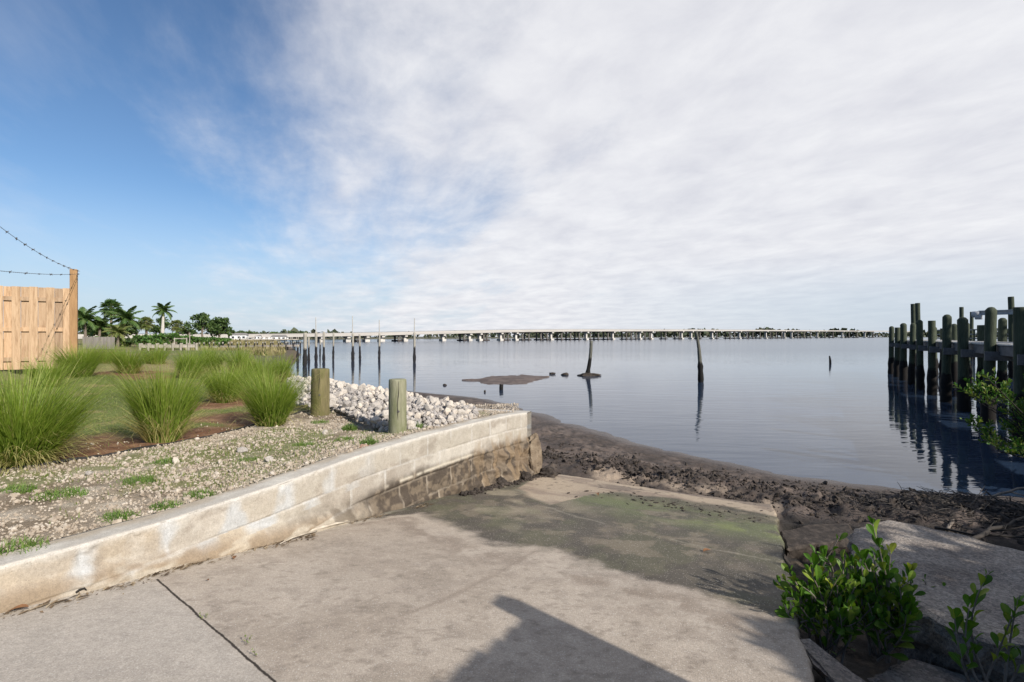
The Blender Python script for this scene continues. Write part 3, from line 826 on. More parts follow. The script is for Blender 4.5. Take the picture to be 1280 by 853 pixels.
wall_root = thing('retaining_wall', (0, 0, 0), 'low concrete block retaining wall along the left side of the boat ramp', 'wall')
s_ = np.concatenate([np.arange(-4.5, -1.0, 0.06), np.arange(-1.0, WL + 0.001, 0.0125)])
NF = 86
Sg = np.repeat(s_[:, None], NF, 1)
top = wall_top(Sg); foot = ramp_z(Sg) - 0.10
fr = np.linspace(0, 1, NF)[None, :]
Zg = top + (foot - top) * fr
Hd = top - Zg
rough = sst(2.4, 4.8, Sg) * sst(0.30, 0.5, Hd)
nn = fbm(Sg * 6, Zg * 6, 87, 5) - 0.5; nb = fbm(Sg * 2.2, Zg * 2.2, 88, 3) - .5
low = Zg - ramp_z(Sg)
fr1 = fbm(Sg * 4, Sg * 0, 89, 4)
def joints(S, H):
    BW, BH = 0.405, 0.20; row = np.floor(H / BH); off = np.where(row % 2 == 1, BW / 2, 0)
    k = np.floor((S + off + .1) / BW); fu = (S + off + .1) / BW - k; fv = H / BH - row
    w_ = .03 * (.5 + fbm(S * 7, H * 7, 190, 3))
    return np.maximum(sst(w_, w_ * .3, np.minimum(fu, 1 - fu)), sst(w_ * 2, w_ * .6, np.minimum(fv, 1 - fv)) * (H > .05))
chips = np.maximum(fbm(Sg * 9, Zg * 9, 191, 4) - .60, 0)
tg = 0.004 * nn - .007 * joints(Sg, Hd) * sst(.3, .5, fbm(Sg * 3, Zg * 3, 192, 3)) - .10 * chips * sst(.09, .0, Hd) - 0.012 * sst(0.375, 0.395, Hd) * sst(2.0, 2.4, Sg) + rough * (0.12 * nn + 0.05 * nb + 0.07 * (fbm(Sg * 14, Zg * 14, 188, 4) - .5) + 0.03)
tg = tg + sst(0.11, 0.0, low - 0.06 * (fr1 - .3)) * (0.05 + 0.06 * (fr1 - .4)) * sst(3.4, 2.4, Sg)
tg = tg + sst(0.25, 0.0, low) * 0.10 * sst(3.6, 5.0, Sg)
tg = tg - 0.010 * sst(0.012, 0.0, Hd)
XX, YY = xy(Sg, tg)
Cg = wall_colour(Sg, Hd, low)
face = grid_mesh('block_courses', XX, YY, Zg, M['wall'], Cg); face.parent = wall_root
# top of the wall, back edge, and far end
NT = 18
Sg = np.repeat(s_[:, None], NT, 1); tt = np.linspace(-0.002, -0.20, NT)[None, :] + 0 * Sg
Zt = wall_top(Sg) + 0.004 * (fbm(Sg * 10, tt * 10, 90, 4) - .5) - 0.006 * sst(0.02, 0.0, -tt)
tt2 = tt - 0.010 * sst(0.03, 0, -tt)
tt2[:, -1] += 0.03 * (fbm(s_ * 5, s_ * 0, 91, 4) - .5)
XX, YY = xy(Sg, tt2)
n = fbm(Sg * 6, tt * 6, 92, 5)
Ct = mix(np.full(Sg.shape + (3,), 1.0) * np.array((0.44, 0.405, 0.35)), (0.52, 0.485, 0.42), sst(.35, .65, n))
Ct = mix(Ct, (0.36, 0.30, 0.22), sst(-0.10, -0.19, tt + (n - .5) * .12) * 0.8)
XX = np.concatenate([XX, XX[:, -1:]], 1); YY = np.concatenate([YY, YY[:, -1:]], 1); Zt = np.concatenate([Zt, Zt[:, -1:] - .3], 1); Ct = np.concatenate([Ct, Ct[:, -1:]], 1)
cap = grid_mesh('wall_top', XX, YY, Zt, M['wall'], Ct); cap.parent = wall_root
# return along the shore: inner side, top and water side
def seawall_piece(name, p0, p1, zt, zb, thick, parent, seed):
    p0 = np.array(p0); p1 = np.array(p1); L = np.linalg.norm(p1 - p0); d = (p1 - p0) / L; nr = np.array((d[1], -d[0]))
    ss = np.arange(0, L + .02, 0.03); prof = [(0, zb), (0, zt - .3), (0, zt)] + [(-thick * k / 5, zt) for k in range(1, 6)] + [(-thick, zt - .3), (-thick, zb)]
    prof2 = []
    for a, b in zip(prof[:-1], prof[1:]):
        m_ = max(1, int(math.hypot(b[0] - a[0], b[1] - a[1]) / .03))
        prof2 += [(a[0] + (b[0] - a[0]) * k / m_, a[1] + (b[1] - a[1]) * k / m_) for k in range(m_)]
    prof2.append(prof[-1])
    pt = np.array([q[0] for q in prof2]); pz = np.array([q[1] for q in prof2])
    Sg = np.repeat(ss[:, None], len(pt), 1); Tg = np.repeat(pt[None], len(ss), 0); Zg = np.repeat(pz[None], len(ss), 0)
    nz = fbm(Sg * 6 + seed, Zg * 6 + Tg * 6, 93, 4) - .5
    Xg = p0[0] + d[0] * Sg + nr[0] * (Tg + .01 * nz); Yg = p0[1] + d[1] * Sg + nr[1] * (Tg + .01 * nz)
    C = wall_colour(Sg, zt - Zg + .0, Zg - zb + .3, seed)
    o = grid_mesh(name, Xg, Yg, Zg + .006 * nz, M['wall'], C); o.parent = parent
    return o
c0 = np.array(xy(WL, -0.0)); c1 = c0 + np.array((-0.80, 0.28)); 
seawall_piece('return_wall', c0 + np.array((-.005, -.006)), c1, 1.095, -0.2, -0.20, wall_root, 3)
seawall_piece('return_wall', c1, c1 + np.array((-3.2, 3.55)), 1.05, -0.2, -0.20, wall_root, 4)
# worn lump of concrete at the foot of the corner
def lump(name, mat, c, size, seed, parent=None, sub=4, amp=0.22, flat=False, rz=0, cuts=8, freq=1.7):
    bm = bmesh.new(); bmesh.ops.create_icosphere(bm, subdivisions=sub, radius=1)
    rr = random.Random(seed)
    planes = [(Vector((rr.gauss(0, 1), rr.gauss(0, 1), rr.gauss(0, 1))).normalized(), rr.uniform(.62, .92)) for _ in range(cuts)]
    from mathutils import noise as mn
    for v in bm.verts:
        p = v.co.copy()
        for nrm, dd in planes:
            e = p.dot(nrm) - dd
            if e > 0: p -= nrm * e * 0.92
        p *= 1 + amp * mn.fractal(p * freq + Vector((seed * 3.1, 0, 0)), 1.0, 2.0, 4)
        v.co = Vector((p.x * size[0], p.y * size[1], p.z * size[2]))
    me = bpy.data.meshes.new(name); bm.to_mesh(me); bm.free()
    if not flat: me.polygons.foreach_set('use_smooth', [True] * len(me.polygons))
    me.materials.append(mat)
    o = bpy.data.objects.new(name, me); COL.objects.link(o); o.location = c; o.rotation_euler = (0, 0, rz)
    if parent: o.parent = parent
    return o
M['eroded'] = simple_mat('eroded_concrete', [(0.08, 0.06, 0.045), (0.19, 0.145, 0.10), (0.29, 0.235, 0.17)], 5, 0.95, 1.0, 0.02, 35)
cx, cy = xy(WL + 0.13, 0.02)
tag(lump('concrete_lump', M['eroded'], (cx, cy, 0.42), (0.17, 0.12, 0.40), 5, None, 5, 0.16, rz=R(62), cuts=6, freq=2.4), 'worn brown stump of concrete against the far corner of the block wall', 'concrete block')
for (s0, t0, sz, sd, lb) in ((5.0, 0.12, (.11, .07, .08), 11, 'muddy brown rock at the wall foot just before the corner'),
                             (4.45, 0.10, (.08, .06, .06), 12, 'small dark rock against the stained base of the block wall'),
                             (5.5, 0.24, (.15, .10, .08), 13, 'dark oyster crusted rock between the wall corner and the ramp end')):
    x, y = xy(s0, t0)
    tag(lump('mud_rock', M['clod'], (x, y, float(ramp_z(s0)) + .03), sz, sd, None, 4, .45, freq=3.0), lb, 'rock')

# ================================================================== STUB PILINGS
def piling_mesh(mb, h, r, bury=0.3, seed=0, lean=(0, 0), bev=0.015, n=20, rings=10):
    rr = random.Random(seed)
    pts = []; rad = []
    hs = [-bury] + [h * i / rings for i in range(rings)] + [h - bev, h - bev * .3, h]
    for z in hs:
        pts.append(Vector((lean[0] * z, lean[1] * z, z)))
        k = 1 + rr.uniform(-.015, .015)
        if z > h - bev * .5: k *= 0.95
        if z == h: k *= 0.93
        rad.append(r * k * (1.03 - .05 * max(z, 0) / h))
    mb.tube(pts, rad, n, True, jit=.005)
    return mb
def stub(px, pyb, pyt, wpx, mat, label, seed, lean):
    b = at(px, pyb, 1.06)
    h = (pyb - pyt) / F * b.y; r = wpx / 2 / F * b.y
    root = thing('piling', (b.x, b.y, b.z), label, 'piling')
    mb = piling_mesh(MB(), h, r, .3, seed, lean, .012, 40); post = mb.build('post', mat, root, True)
    mb = MB()
    for k in range(3):                                  # drying cracks in the end grain and down the side
        a = rnd.uniform(0, 6.28)
    # old bolt
    an = -1.25
    mb.tube([(math.cos(an) * r * .95, math.sin(an) * r * .95, h * .48), (math.cos(an) * r * 1.05, math.sin(an) * r * 1.08, h * .48)], .012, 8)
    mb.build('bolt', M['wire'], root)
    mb = MB()
    mb.tube([(math.cos(an - .05 + .08 * math.sin(f * 9)) * r * .985, math.sin(an - .05 + .08 * math.sin(f * 9)) * r * .985, h * f) for f in (.25, .35, .45, .55, .65, .75, .85, .97)], [.001, .003, .004, .0045, .004, .0045, .003, .002], 5)
    mb.build('crack', M['darkwood'], root)
    return root
stub(497, 549, 474, 22, M['stubpile'], 'grey green stub piling with a bolt, standing closest to the block wall', 3, (.0, .0))
stub(400, 522, 461, 22, M['mosspile'], 'brown mossy stub piling beside the rightmost grass clump', 4, (.01, .0))

# ================================================================== LIMESTONE HEAP
def rock_mesh(name, seed, sub, mat, cuts=9, amp=.12):
    bm = bmesh.new(); bmesh.ops.create_icosphere(bm, subdivisions=sub, radius=1)
    rr = random.Random(seed)
    from mathutils import noise as mn
    planes = [(Vector((rr.gauss(0, 1), rr.gauss(0, 1), rr.gauss(0, 1))).normalized(), rr.uniform(.5, .85)) for _ in range(cuts)]
    sc = Vector((rr.uniform(.8, 1.25), rr.uniform(.75, 1.1), rr.uniform(.6, .95)))
    for v in bm.verts:
        p = v.co.copy()
        for nrm, dd in planes:
            e = p.dot(nrm) - dd
            if e > 0: p -= nrm * e * .95
        p *= 1 + amp * mn.fractal(p * 2.2 + Vector((seed * 7.7, 1, 2)), 1.0, 2.0, 3)
        v.co = Vector((p.x * sc.x, p.y * sc.y, p.z * sc.z))
    me = bpy.data.meshes.new(name); bm.to_mesh(me); bm.free()
    me.materials.append(mat)
    return me
ROCKS = [rock_mesh('limestone_rock', 100 + k, 3, M['limestone']) for k in range(10)]
# footprint of the heap, as places on the ground
heap = [at(365, 507, 1.1), at(420, 516, 1.1), at(450, 530, 1.1), at(487, 545, 1.1), at(540, 540, 1.1), at(596, 524, 1.1)]
heap_far = [np.array((-5.6, 12.6)), np.array((-4.0, 11.0)), np.array((-2.9, 9.75)), np.array((-1.9, 8.7)), np.array((-1.1, 7.85)), np.array((-0.50, 7.12))]
def heap_pt(u, v):
    k = u * (len(heap) - 1); i = min(int(k), len(heap) - 2); f = k - i
    a = np.array(heap[i].xy) * (1 - f) + np.array(heap[i + 1].xy) * f
    b = heap_far[i] * (1 - f) + heap_far[i + 1] * f
    return a * (1 - v) + b * v
def heap_h(u, v):
    return 0.21 * math.sin(math.pi * min(1, max(0, v * .75 + .12))) ** .8 * (0.55 + .45 * math.sin(math.pi * min(1, u * .8 + .2)))
lab = 'pale limestone rock lying in the heap behind the two stub pilings'
cand = []
for i in range(2200):
    u, v = rnd.random(), rnd.random() ** 1.05
    p = heap_pt(u, v); dist = p[1]
    cand.append((u, v, p))
placed = []
mbs = MB()
nrock = 0
def add_rock(p, z, s, label, group, mesh=None):
    global nrock
    o = bpy.data.objects.new('limestone_rock', mesh or rnd.choice(ROCKS)); COL.objects.link(o)
    o.location = (p[0], p[1], z); o.rotation_euler = (rnd.uniform(0, 6), rnd.uniform(0, 6), rnd.uniform(0, 6))
    o.scale = (s, s, s)
    tag(o, label, 'rock', group); nrock += 1
    return o
small_src = rock_mesh('tmp', 140, 1, M['limestone'])
def add_small(mb, p, z, s):
    q = Quaternion((rnd.gauss(0, 1), rnd.gauss(0, 1), rnd.gauss(0, 1), rnd.gauss(0, 1))).normalized()
    me = small_src
    mb.add([Vector((p[0], p[1], z)) + q @ (v.co * s) for v in me.vertices], [tuple(f.vertices) for f in me.polygons])
for u, v, p in cand:
    s = rnd.choice((.030, .036, .042, .046, .052, .058, .072)) * (0.85 + .45 * min(1, p[1] / 10) * .6)
    ok = all((p[0] - q[0]) ** 2 + (p[1] - q[1]) ** 2 > (0.70 * (s + q[2])) ** 2 for q in placed)
    z = 1.07 + heap_h(u, v)
    if ok and nrock < 285:
        placed.append((p[0], p[1], s))
        add_rock(p, z + s * .25, s, lab, 'limestone rocks in the heap')
    else:
        add_small(mbs, p, z - .005, rnd.uniform(.02, .045))
for i in range(2600):
    u, v = rnd.random(), rnd.random(); p = heap_pt(u, v)
    add_small(mbs, p, 1.055 + heap_h(u, v) - .01, rnd.uniform(.02, .045))
fill = mbs.build('limestone_rubble', M['limestone'])
tag(fill, 'small pale limestone rubble filling the gaps in the rock heap', 'rubble', kind='stuff')
# a bed under the heap so no soil shows
us = np.linspace(0, 1, 40); vs2 = np.linspace(0, 1, 24)
X = np.zeros((24, 40)); Y = X.copy(); Z = X.copy()
for j, v in enumerate(vs2):
    for i, u in enumerate(us):
        p = heap_pt(u, v); X[j, i], Y[j, i] = p; Z[j, i] = 1.03 + heap_h(u, v) * .95 - 0.05
structure(grid_mesh('heap_bed', X, Y, Z, M['yard'], np.full(X.shape + (3,), 1.0) * np.array((.36, .32, .27))))
# single stones lying on the soil before the heap
for (px, py, s, lb) in ((406, 541, .045, 'white stone on the weedy soil left of the grey green piling'), (478, 541, .05, 'white stone touching the left foot of the grey green piling'),
                        (303, 563, .05, 'flat white stone on bare soil below the bright green grass clump'), (336, 577, .045, 'round white stone on the gravel between weeds and wall'),
                        (246, 548, .03, 'little white stone by the edging strip near the middle clump'), (340, 593, .02, 'tiny grey stone near the wall top'),
                        (220, 577, .035, 'white stone among the weed tufts in the gravel'), (112, 591, .03, 'grey white stone on the gravel right of the big left clump')):
    p = at(px, py, 1.10)
    o = add_rock((p.x, p.y), float(yard_z(p.x, p.y)) + s * .4, s, lb, None)
p = at(456, 563, 1.10)
tag(lump('brick_fragment', M['brick'], (p.x, p.y, 1.10), (.062, .05, .07), 31, None, 3, .12, True, cuts=10), 'reddish broken brick set upright on the soil by the wall edge', 'brick')

# ================================================================== GRAVEL
peb = [rock_mesh('tmp', 150 + k, 1, M['pebble']) for k in range(4)]
pebv = [([v.co.copy() for v in m_.vertices], [tuple(f.vertices) for f in m_.polygons]) for m_ in peb]
mb = MB()
n_ = 0
NP = 300000
gx = np.array([rnd.uniform(-7.2, .1) for _ in range(NP)]); gy = np.array([rnd.uniform(1.0, 8) for _ in range(NP)])
gs, gt = st(gx, gy); ge = edging_side(gx, gy); gw = (0.5 + .5 * np.exp(-((gt + .5) / .5) ** 2)) * (0.45 + 1.0 * sst(.38, .6, vnoise(gx * 1.5, gy * 1.5, 95)))
gz = np.where(gt < -.2, yard_z(gx, gy), wall_top(gs) + .002)
for i in range(NP):
    if n_ >= 19000: break
    x, y, t = gx[i], gy[i], gt[i]
    if t > -0.16 - (rnd.random() < .9) * .06 or t < -3 or x < -y * 1.05 - .3: continue
    if ge[i] < 0.0 and rnd.random() < .97: continue
    if rnd.random() > gw[i]: continue
    r = rnd.uniform(.004, .013) * (1 + (rnd.random() < .05) * 1.2)
    vsx, fsx = rnd.choice(pebv)
    q = Quaternion((rnd.gauss(0, 1), rnd.gauss(0, 1), rnd.gauss(0, 1), rnd.gauss(0, 1))).normalized()
    mb.add([Vector((x, y, gz[i] + r * .25)) + q @ (v * r) for v in vsx], fsx)
    n_ += 1
tag(mb.build('gravel', M['pebble']), 'loose pale gravel on the soil between the grass clumps and the wall', 'gravel', kind='stuff')
for m_ in peb + [small_src]: bpy.data.meshes.remove(m_)

# ================================================================== GRASS
def blade(mb, base, ang, lean, length, width, droop, tints, segs=5):
    """a curved grass blade; lean 0 = upright"""
    d = Vector((math.cos(ang), math.sin(ang), 0)); side = Vector((-math.sin(ang), math.cos(ang), 0))
    tw = rnd.uniform(-.9, .9); side = (side * math.cos(tw) + d * math.sin(tw))
    vs = []; ti = []
    for k in range(segs + 1):
        f = k / segs
        a = lean + droop * f * f
        if k == 0: p = Vector(base)
        else: p = p + (d * math.sin(a) + Vector((0, 0, 1)) * math.cos(a)) * (length / segs)
        w_ = width * (1 - f ** 1.6) * .5
        t = tints[0] + (tints[1] - tints[0]) * f
        if k == segs: vs.append(p.copy()); ti.append(t)
        else: vs += [p - side * w_, p + side * w_]; ti += [t, t]
    fs = [(2 * k, 2 * k + 1, 2 * k + 3, 2 * k + 2) for k in range(segs - 1)] + [(2 * segs - 2, 2 * segs - 1, 2 * segs)]
    mb.add(vs, fs, ti)
def clump(px, pyb, zg, h, rad, label, n=1500, straw=.16, seed=1, width=.0080, group=None, d=None):
    b = at(px, pyb, zg)
    mb = MB(); dead = MB(); wa = rnd.uniform(0, 6.28); ph = rnd.uniform(0, 6.28); wl = rnd.uniform(.05, .20)
    for i in range(n):
        a = rnd.uniform(0, 2 * math.pi); q = math.sqrt(rnd.random())
        r0 = q * rad * .28
        lean = (abs(rnd.gauss(0, .22)) * .5 + q * .36) * min(1.15, rad / (h * .78))
        L = h * (rnd.uniform(.55, 1.02) + (.22 if rnd.random() < .08 else 0)) * (1.08 + .06 * q)
        droop = rnd.uniform(.0, .62) + q * .34
        lean = max(0.0, lean + wl * math.cos(a - wa)); L *= 1 - .22 * max(0, math.cos(2 * a + ph)) * q
        if rnd.random() < .06: droop += rnd.uniform(.6, 1.4)
        if rnd.random() < straw:                        # dead skirt
            tint = (rnd.uniform(.75, 1), rnd.uniform(.8, 1)); L *= rnd.uniform(.6, .9); lean += .35; droop += .7
        else:
            t0 = rnd.uniform(.0, .35); tint = (t0, min(1, t0 + rnd.uniform(.25, .65)))
        blade(dead if tint[0] >= .75 else mb, (math.cos(a) * r0, math.sin(a) * r0, -.02), a + rnd.gauss(0, .55), lean, L, width * rnd.uniform(.7, 1.3), droop, tint)
    root = thing('grass_clump', (b.x, b.y, float(yard_z(b.x, b.y)) - .01), label, 'grass clump', 'fountain grass clumps in the yard')
    root['kind'] = 'thing'
    mb.build('green_blades', M['grass'], root); dead.build('dead_blades', M['grass'], root)['label'] = 'straw coloured dead blades'
    return root
CL = [
    (22, 579, 1.09, .92, .70, 'big fountain grass clump cut by the left photo edge, straw coloured at its foot', 2700, .24),
    (204, 551, 1.09, .86, .44, 'tall upright fountain grass clump in the middle of the front row', 1900, .16),
    (339, 531, 1.09, .74, .46, 'bright green fountain grass clump beside the brown mossy stub piling', 1800, .10),
    (280, 503, 1.09, .70, .46, 'yellowing fountain grass clump half hidden behind the bright green one', 1500, .22),
    (306, 497, 1.09, .72, .46, 'faded fountain grass clump furthest to the right behind the bright green one', 1100, .25),
    (100, 482, 1.13, .80, .62, 'fresh green fountain grass clump below the end post of the wooden fence', 1800, .08),
    (160, 477, 1.12, .72, .52, 'drooping pale fountain grass clump behind the tall upright one, dark at its base', 1400, .22),
    (236, 480, 1.11, .76, .48, 'pale fountain grass clump just right behind the tall upright one', 1200, .20),
    (326, 486, 1.09, .80, .46, 'wispy fountain grass clump at the back by the white rock heap', 1300, .38),
    (133, 470, 1.12, .74, .55, 'soft green fountain grass clump at the back, second from the fence post', 1000, .2),
    (194, 468, 1.11, .76, .55, 'sunlit fountain grass clump at the back straight behind the tall upright one', 1000, .25),
    (298, 475, 1.10, .80, .50, 'straw tipped fountain grass clump at the back between the two faded ones', 1000, .4),
    (352, 480, 1.10, .74, .46, 'thin fountain grass clump at the back edge beside the leftmost poles', 900, .4),
    (72, 472, 1.2, .66, .55, 'low fountain grass clump right under the wooden fence boards', 900, .15),
    (60, 490, 1.16, .60, .45, 'low green fountain grass clump in front of the wooden fence boards', 1000, .12),
    (262, 474, 1.10, .80, .55, 'wispy straw tipped fountain grass clump at the back of the yard', 1400, .40),
]
for k, (px, py, zg, h, r, lb, n, sw) in enumerate(CL):
    clump(px, py, zg, h, r, lb, n, sw, k)
# weeds in the gravel
WEEDS = [(175, 600, .10, .13, 'weed tuft left of two smaller tufts in the open gravel'), (250, 615, .09, .10, 'bright weed tuft on the gravel closest to the wall top'),
         (207, 628, .07, .09, 'low weed tuft just behind the wall, left of the brightest tuft'), (148, 641, .08, .11, 'dark green weed tuft hugging the near wall'),
         (75, 618, .09, .16, 'broad weed patch in the middle of the near gravel'), (15, 684, .08, .16, 'weed patch at the left photo edge beside the wall'),
         (20, 612, .09, .12, 'weed patch at the left photo edge below the big clump'), (208, 577, .08, .11, 'small weed tuft on the soil below the tall upright clump'),
         (520, 539, .13, .12, 'leafy weed tuft right of the grey green piling'), (462, 560, .11, .09, 'weed tuft behind the broken brick'),
         (437, 535, .14, .09, 'tall weed tuft at the foot of the white rock heap'), (400, 527, .09, .12, 'weed tuft round the foot of the brown mossy piling'),
         (432, 552, .08, .12, 'weed tuft between the two stub pilings'), (380, 556, .07, .12, 'thin weed patch on the soil in front of the mossy piling'), (312, 573, .06, .10, 'thin weed patch by the flat white stone')]
for (px, py, h, r, lb) in WEEDS:
    b = at(px, py, 1.10); mb = MB()
    for i in range(420):
        a = rnd.uniform(0, 6.283); q = math.sqrt(rnd.random()) * r
        t = rnd.uniform(0, .8)
        blade(mb, (math.cos(a) * q, math.sin(a) * q * .8, -.01), rnd.uniform(0, 6.28), abs(rnd.gauss(0, .5)), h * rnd.uniform(.4, 1.05) * (1.1 - .5 * q / r), .0055, rnd.uniform(.2, 1.4), (t, min(1, t + .2)), 3)
    o = mb.build('weed_tuft', M['weed'], None, False, (b.x, b.y, float(yard_z(b.x, b.y))))
    tag(o, lb, 'weed', 'weed tufts in the gravel')
# turf : short blades nobody could count
mb = MB(); n_ = 0
NP = 110000
gx = np.array([rnd.uniform(-9.3, -1.0) for _ in range(NP)]); gy = np.array([rnd.uniform(2.6, 11.5) for _ in range(NP)])
gs, gt = st(gx, gy); ge = edging_side(gx, gy); gi = sw_inside(gx, gy); gm = mulch_mask(gx, gy); gz = yard_z(gx, gy)
gd = np.where(ge < 0, np.where(gm > .45, .04, 1.0), .95 * sst(.44, .58, fbm(gx * 1.6 + 2, gy * 1.6, 55, 4)))
for i in range(NP):
    if n_ >= 30000: break
    x, y = gx[i], gy[i]
    if x < -y * 1.05 or gt[i] > -.3 or gi[i] < .9 or rnd.random() > gd[i]: continue
    tnt = rnd.uniform(.1, .75)
    blade(mb, (x, y, gz[i] - .005), rnd.uniform(0, 6.28), abs(rnd.gauss(0, .5)), rnd.uniform(.02, .055), .006, rnd.uniform(0, 1.2), (tnt, min(1, tnt + .25)), 2)
    n_ += 1
tag(mb.build('turf', M['turf']), 'patchy short grass between the clumps and over the soil', 'grass', kind='stuff')
# edging strip
mb = MB()
pts = []
for a, b in zip(EDGING[:-1], EDGING[1:]):
    for k in range(6):
        q = a + (b - a) * k / 6
        pts.append(Vector((q[0] + rnd.uniform(-.01, .01), q[1] + rnd.uniform(-.012, .012), float(yard_z(q[0], q[1])) + rnd.uniform(-.004, .012))))
mb.tube(pts, .016, 6)
tag(mb.build('garden_edging', M['edging']), 'black plastic edging strip between the mulch beds and the gravel', 'edging')

# ================================================================== WOODEN FENCE AND WIRE
def shadow_fence(p0, p1, z0, h, post_h, label, extra_posts=True, plain=False, slope=0.0):
    p0 = Vector((p0[0], p0[1], 0)); p1 = Vector((p1[0], p1[1], 0)); d = p1 - p0; L = d.length; d = d / L
    nrm = Vector((d.y, -d.x, 0)); ang = math.atan2(d.y, d.x)
    root = thing('board_fence', (p0.x, p0.y, z0), label, 'fence')
    def loc(s, off, z): return d * s + nrm * off + Vector((0, 0, z + slope * (L - s)))
    pitch = .1425 if plain else .272
    k = 0; s = L - .075
    while s > .1:
        wob = rnd.uniform(-.008, .008)
        mb = MB(); mb.box(loc(s,   .032, h / 2 + .03 + wob / 2), (.14, .019, h - .06 + wob), ang, bev=.003)
        o = mb.build('board', M['cedar'], root)
        s -= pitch
    s = L - .075 - pitch / 2
    while s > .1 and not plain:
        wob = rnd.uniform(-.008, .008)
        mb = MB(); mb.box(loc(s, -  .032, h / 2 + .03 + wob / 2), (.14, .019, h - .06 + wob), ang, bev=.003)
        mb.build('board', M['cedar'], root)
        s -= pitch
    for z in (.28, h * .50, h - .26):
        mb = MB()
        if slope: mb.tube([loc(0, 0, z), loc(L, 0, z)], .04, 4)
        else: mb.box(loc(L / 2, 0, z), (L, .036, .088), ang, bev=.003)
        mb.build('rail', M['cedar'], root)
    mb = MB(); mb.box(loc(L + .04, 0.01, post_h / 2 - .2), (.13, .13, post_h + .4), ang, bev=.006); mb.build('post', M['cedar_post'], root)
    s = L - 2.4
    while s > .2 and extra_posts:
        mb = MB(); mb.box(loc(s, 0.07, h / 2 - .25), (.09, .045, h + .4), ang, bev=.004); mb.build('post', M['cedar_post'], root)
        s -= 2.4
    return root
FP = np.array((-9.72, 11.45)); FD = np.array((1.10, .76)); FD = FD / np.linalg.norm(FD)
shadow_fence(FP - FD * 4.6, FP - FD * 0.10, 1.38, 1.83, 2.26, 'new tan wooden board fence with a taller end post, left of the grass')
# the same kind of fence runs along the right side of the lot, behind the camera: it throws the shadow at the bottom
def wire(pts, label, sag, barbs):
    mb = MB()
    a, b = Vector(pts[0]), Vector(pts[1]); L = (b - a).length
    n = 40
    P = [a.lerp(b, k / n) + Vector((0, 0, -sag * 4 * (k / n) * (1 - k / n))) for k in range(n + 1)]
    side = Vector((0, 0, 1)).cross(b - a).normalized()
    for ph in (0, math.pi):
        Q = []
        for k in range(n * 4 + 1):
            f = k / (n * 4); i = min(int(f * n), n - 1); p = P[i].lerp(P[i + 1], f * n - i)
            an = ph + f * L / .10 * 2 * math.pi * .5
            Q.append(p + side * math.cos(an) * .004 + Vector((0, 0, math.sin(an) * .004)))
        mb.tube(Q, .0022, 4)
    o = mb.build('barbed_wire', M['wire'])
    bb = MB()
    s = .18
    while s < L - .05:
        f = s / L; i = min(int(f * n), n - 1); p = P[i].lerp(P[i + 1], f * n - i)
        for q in range(2):
            v = Vector((rnd.gauss(0, 1), rnd.gauss(0, 1), rnd.gauss(0, 1))).normalized() * .026
            bb.tube([p - v, p + v], .004, 4)
        bb.tube([p - side * .0, p + (b - a).normalized() * .035], .011, 5)
        s += barbs
    bb.build('barbs', M['wire'], o)
    tag(o, label, 'wire')
EPT = Vector((-9.66, 11.44, 3.60))
wire((EPT, Vector((-6.55, 6.2, 3.75))), 'upper strand of barbed wire climbing to the left from the fence post', .12, .42)
wire((EPT + Vector((0, 0, -.06)), Vector((-6.55, 6.2, 2.98))), 'lower strand of barbed wire hanging level above the fence boards', .04, .75)
mb = MB(); mb.tube([(-6.55, 6.2, .6), (-6.55, 6.2, 4.0)], .05, 10)
tag(mb.build('wire_post', M['cedar_post']), 'slim wooden post that carries the barbed wire outside the frame', 'post')
# end fence post on the right that shades the bottom of the ramp
SHP = on_ramp(632, 746)      # where the shadow of the post top falls
# ================================================================== DOCK ON THE RIGHT
dk_dir = Vector((-0.042, -0.0706, 0)); dk_far = Vector((0.7406, 1.0, 0)) * 29.0; dk_step = dk_dir * 29.0
dn = dk_step.normalized(); dnr = Vector((-dn.y, dn.x, 0))          # dnr : to the open-water side or yard side
if dnr.x < 0: dnr = -dnr
DECK = 1.965
dock = thing('timber_dock', (0, 0, 0), 'long timber dock on dark pilings running out from the right photo edge', 'dock')
def pile(mb, p, top, r, seed, conic=True, bot=-1.2):
    rr = random.Random(seed); r *= rr.uniform(.88, 1.1)
    lean = (rr.uniform(-.022, .022), rr.uniform(-.022, .022))
    zs = [bot, -.1, .1, .35, .6, .85, 1.0, 1.3, top - .5, top - .10, top - .02] + ([top + .045, top + .06] if conic else [top])
    rad = [r * 1.1, r * 1.15, r * 1.3, r * 1.2, r * 1.35, r * 1.12, r, r, r * .98, r * .98, r * .97] + ([r * .55, r * .2] if conic else [r * .95])
    rad = [q * (1 + rr.uniform(-.05, .05) * (0.1 < z < 1)) for q, z in zip(rad, zs)]
    mb.tube([Vector((p.x + lean[0] * z, p.y + lean[1] * z, z)) for z in zs], rad, 14, True, jit=.03)
tops = [2.66, 2.66, 2.70, 2.70, 2.70, 2.72, 2.76, 2.70, 2.78, 2.75]
for k in range(12):
    p = dk_far + dk_step * k
    mb = MB(); pile(mb, p, tops[min(k, 9)] + (0, -.05, .03, -.02, .06, 0, .04, -.06, .03, 0, 0, 0)[k], .124, 300 + k, k % 4 != 1); mb.build('piling', M['dockpile'], dock, True)
    q = p + dnr * 1.9
    mb = MB(); pile(mb, q, tops[min(k, 9)] - rnd.uniform(-.02, .12), .135, 330 + k, k % 3 != 1); mb.build('piling', M['dockpile'], dock, True)
    mb = MB(); mb.box(p + dnr * .95 + Vector((0, 0, DECK - .30)) + dn * .17, (2.1, .05, .22), math.atan2(dnr.y, dnr.x), bev=.004); mb.build('cross_beam', M['fascia'], dock)
L = dk_step.length * 11
ang = math.atan2(dn.y, dn.x)
mid = dk_far + dn * (L / 2)
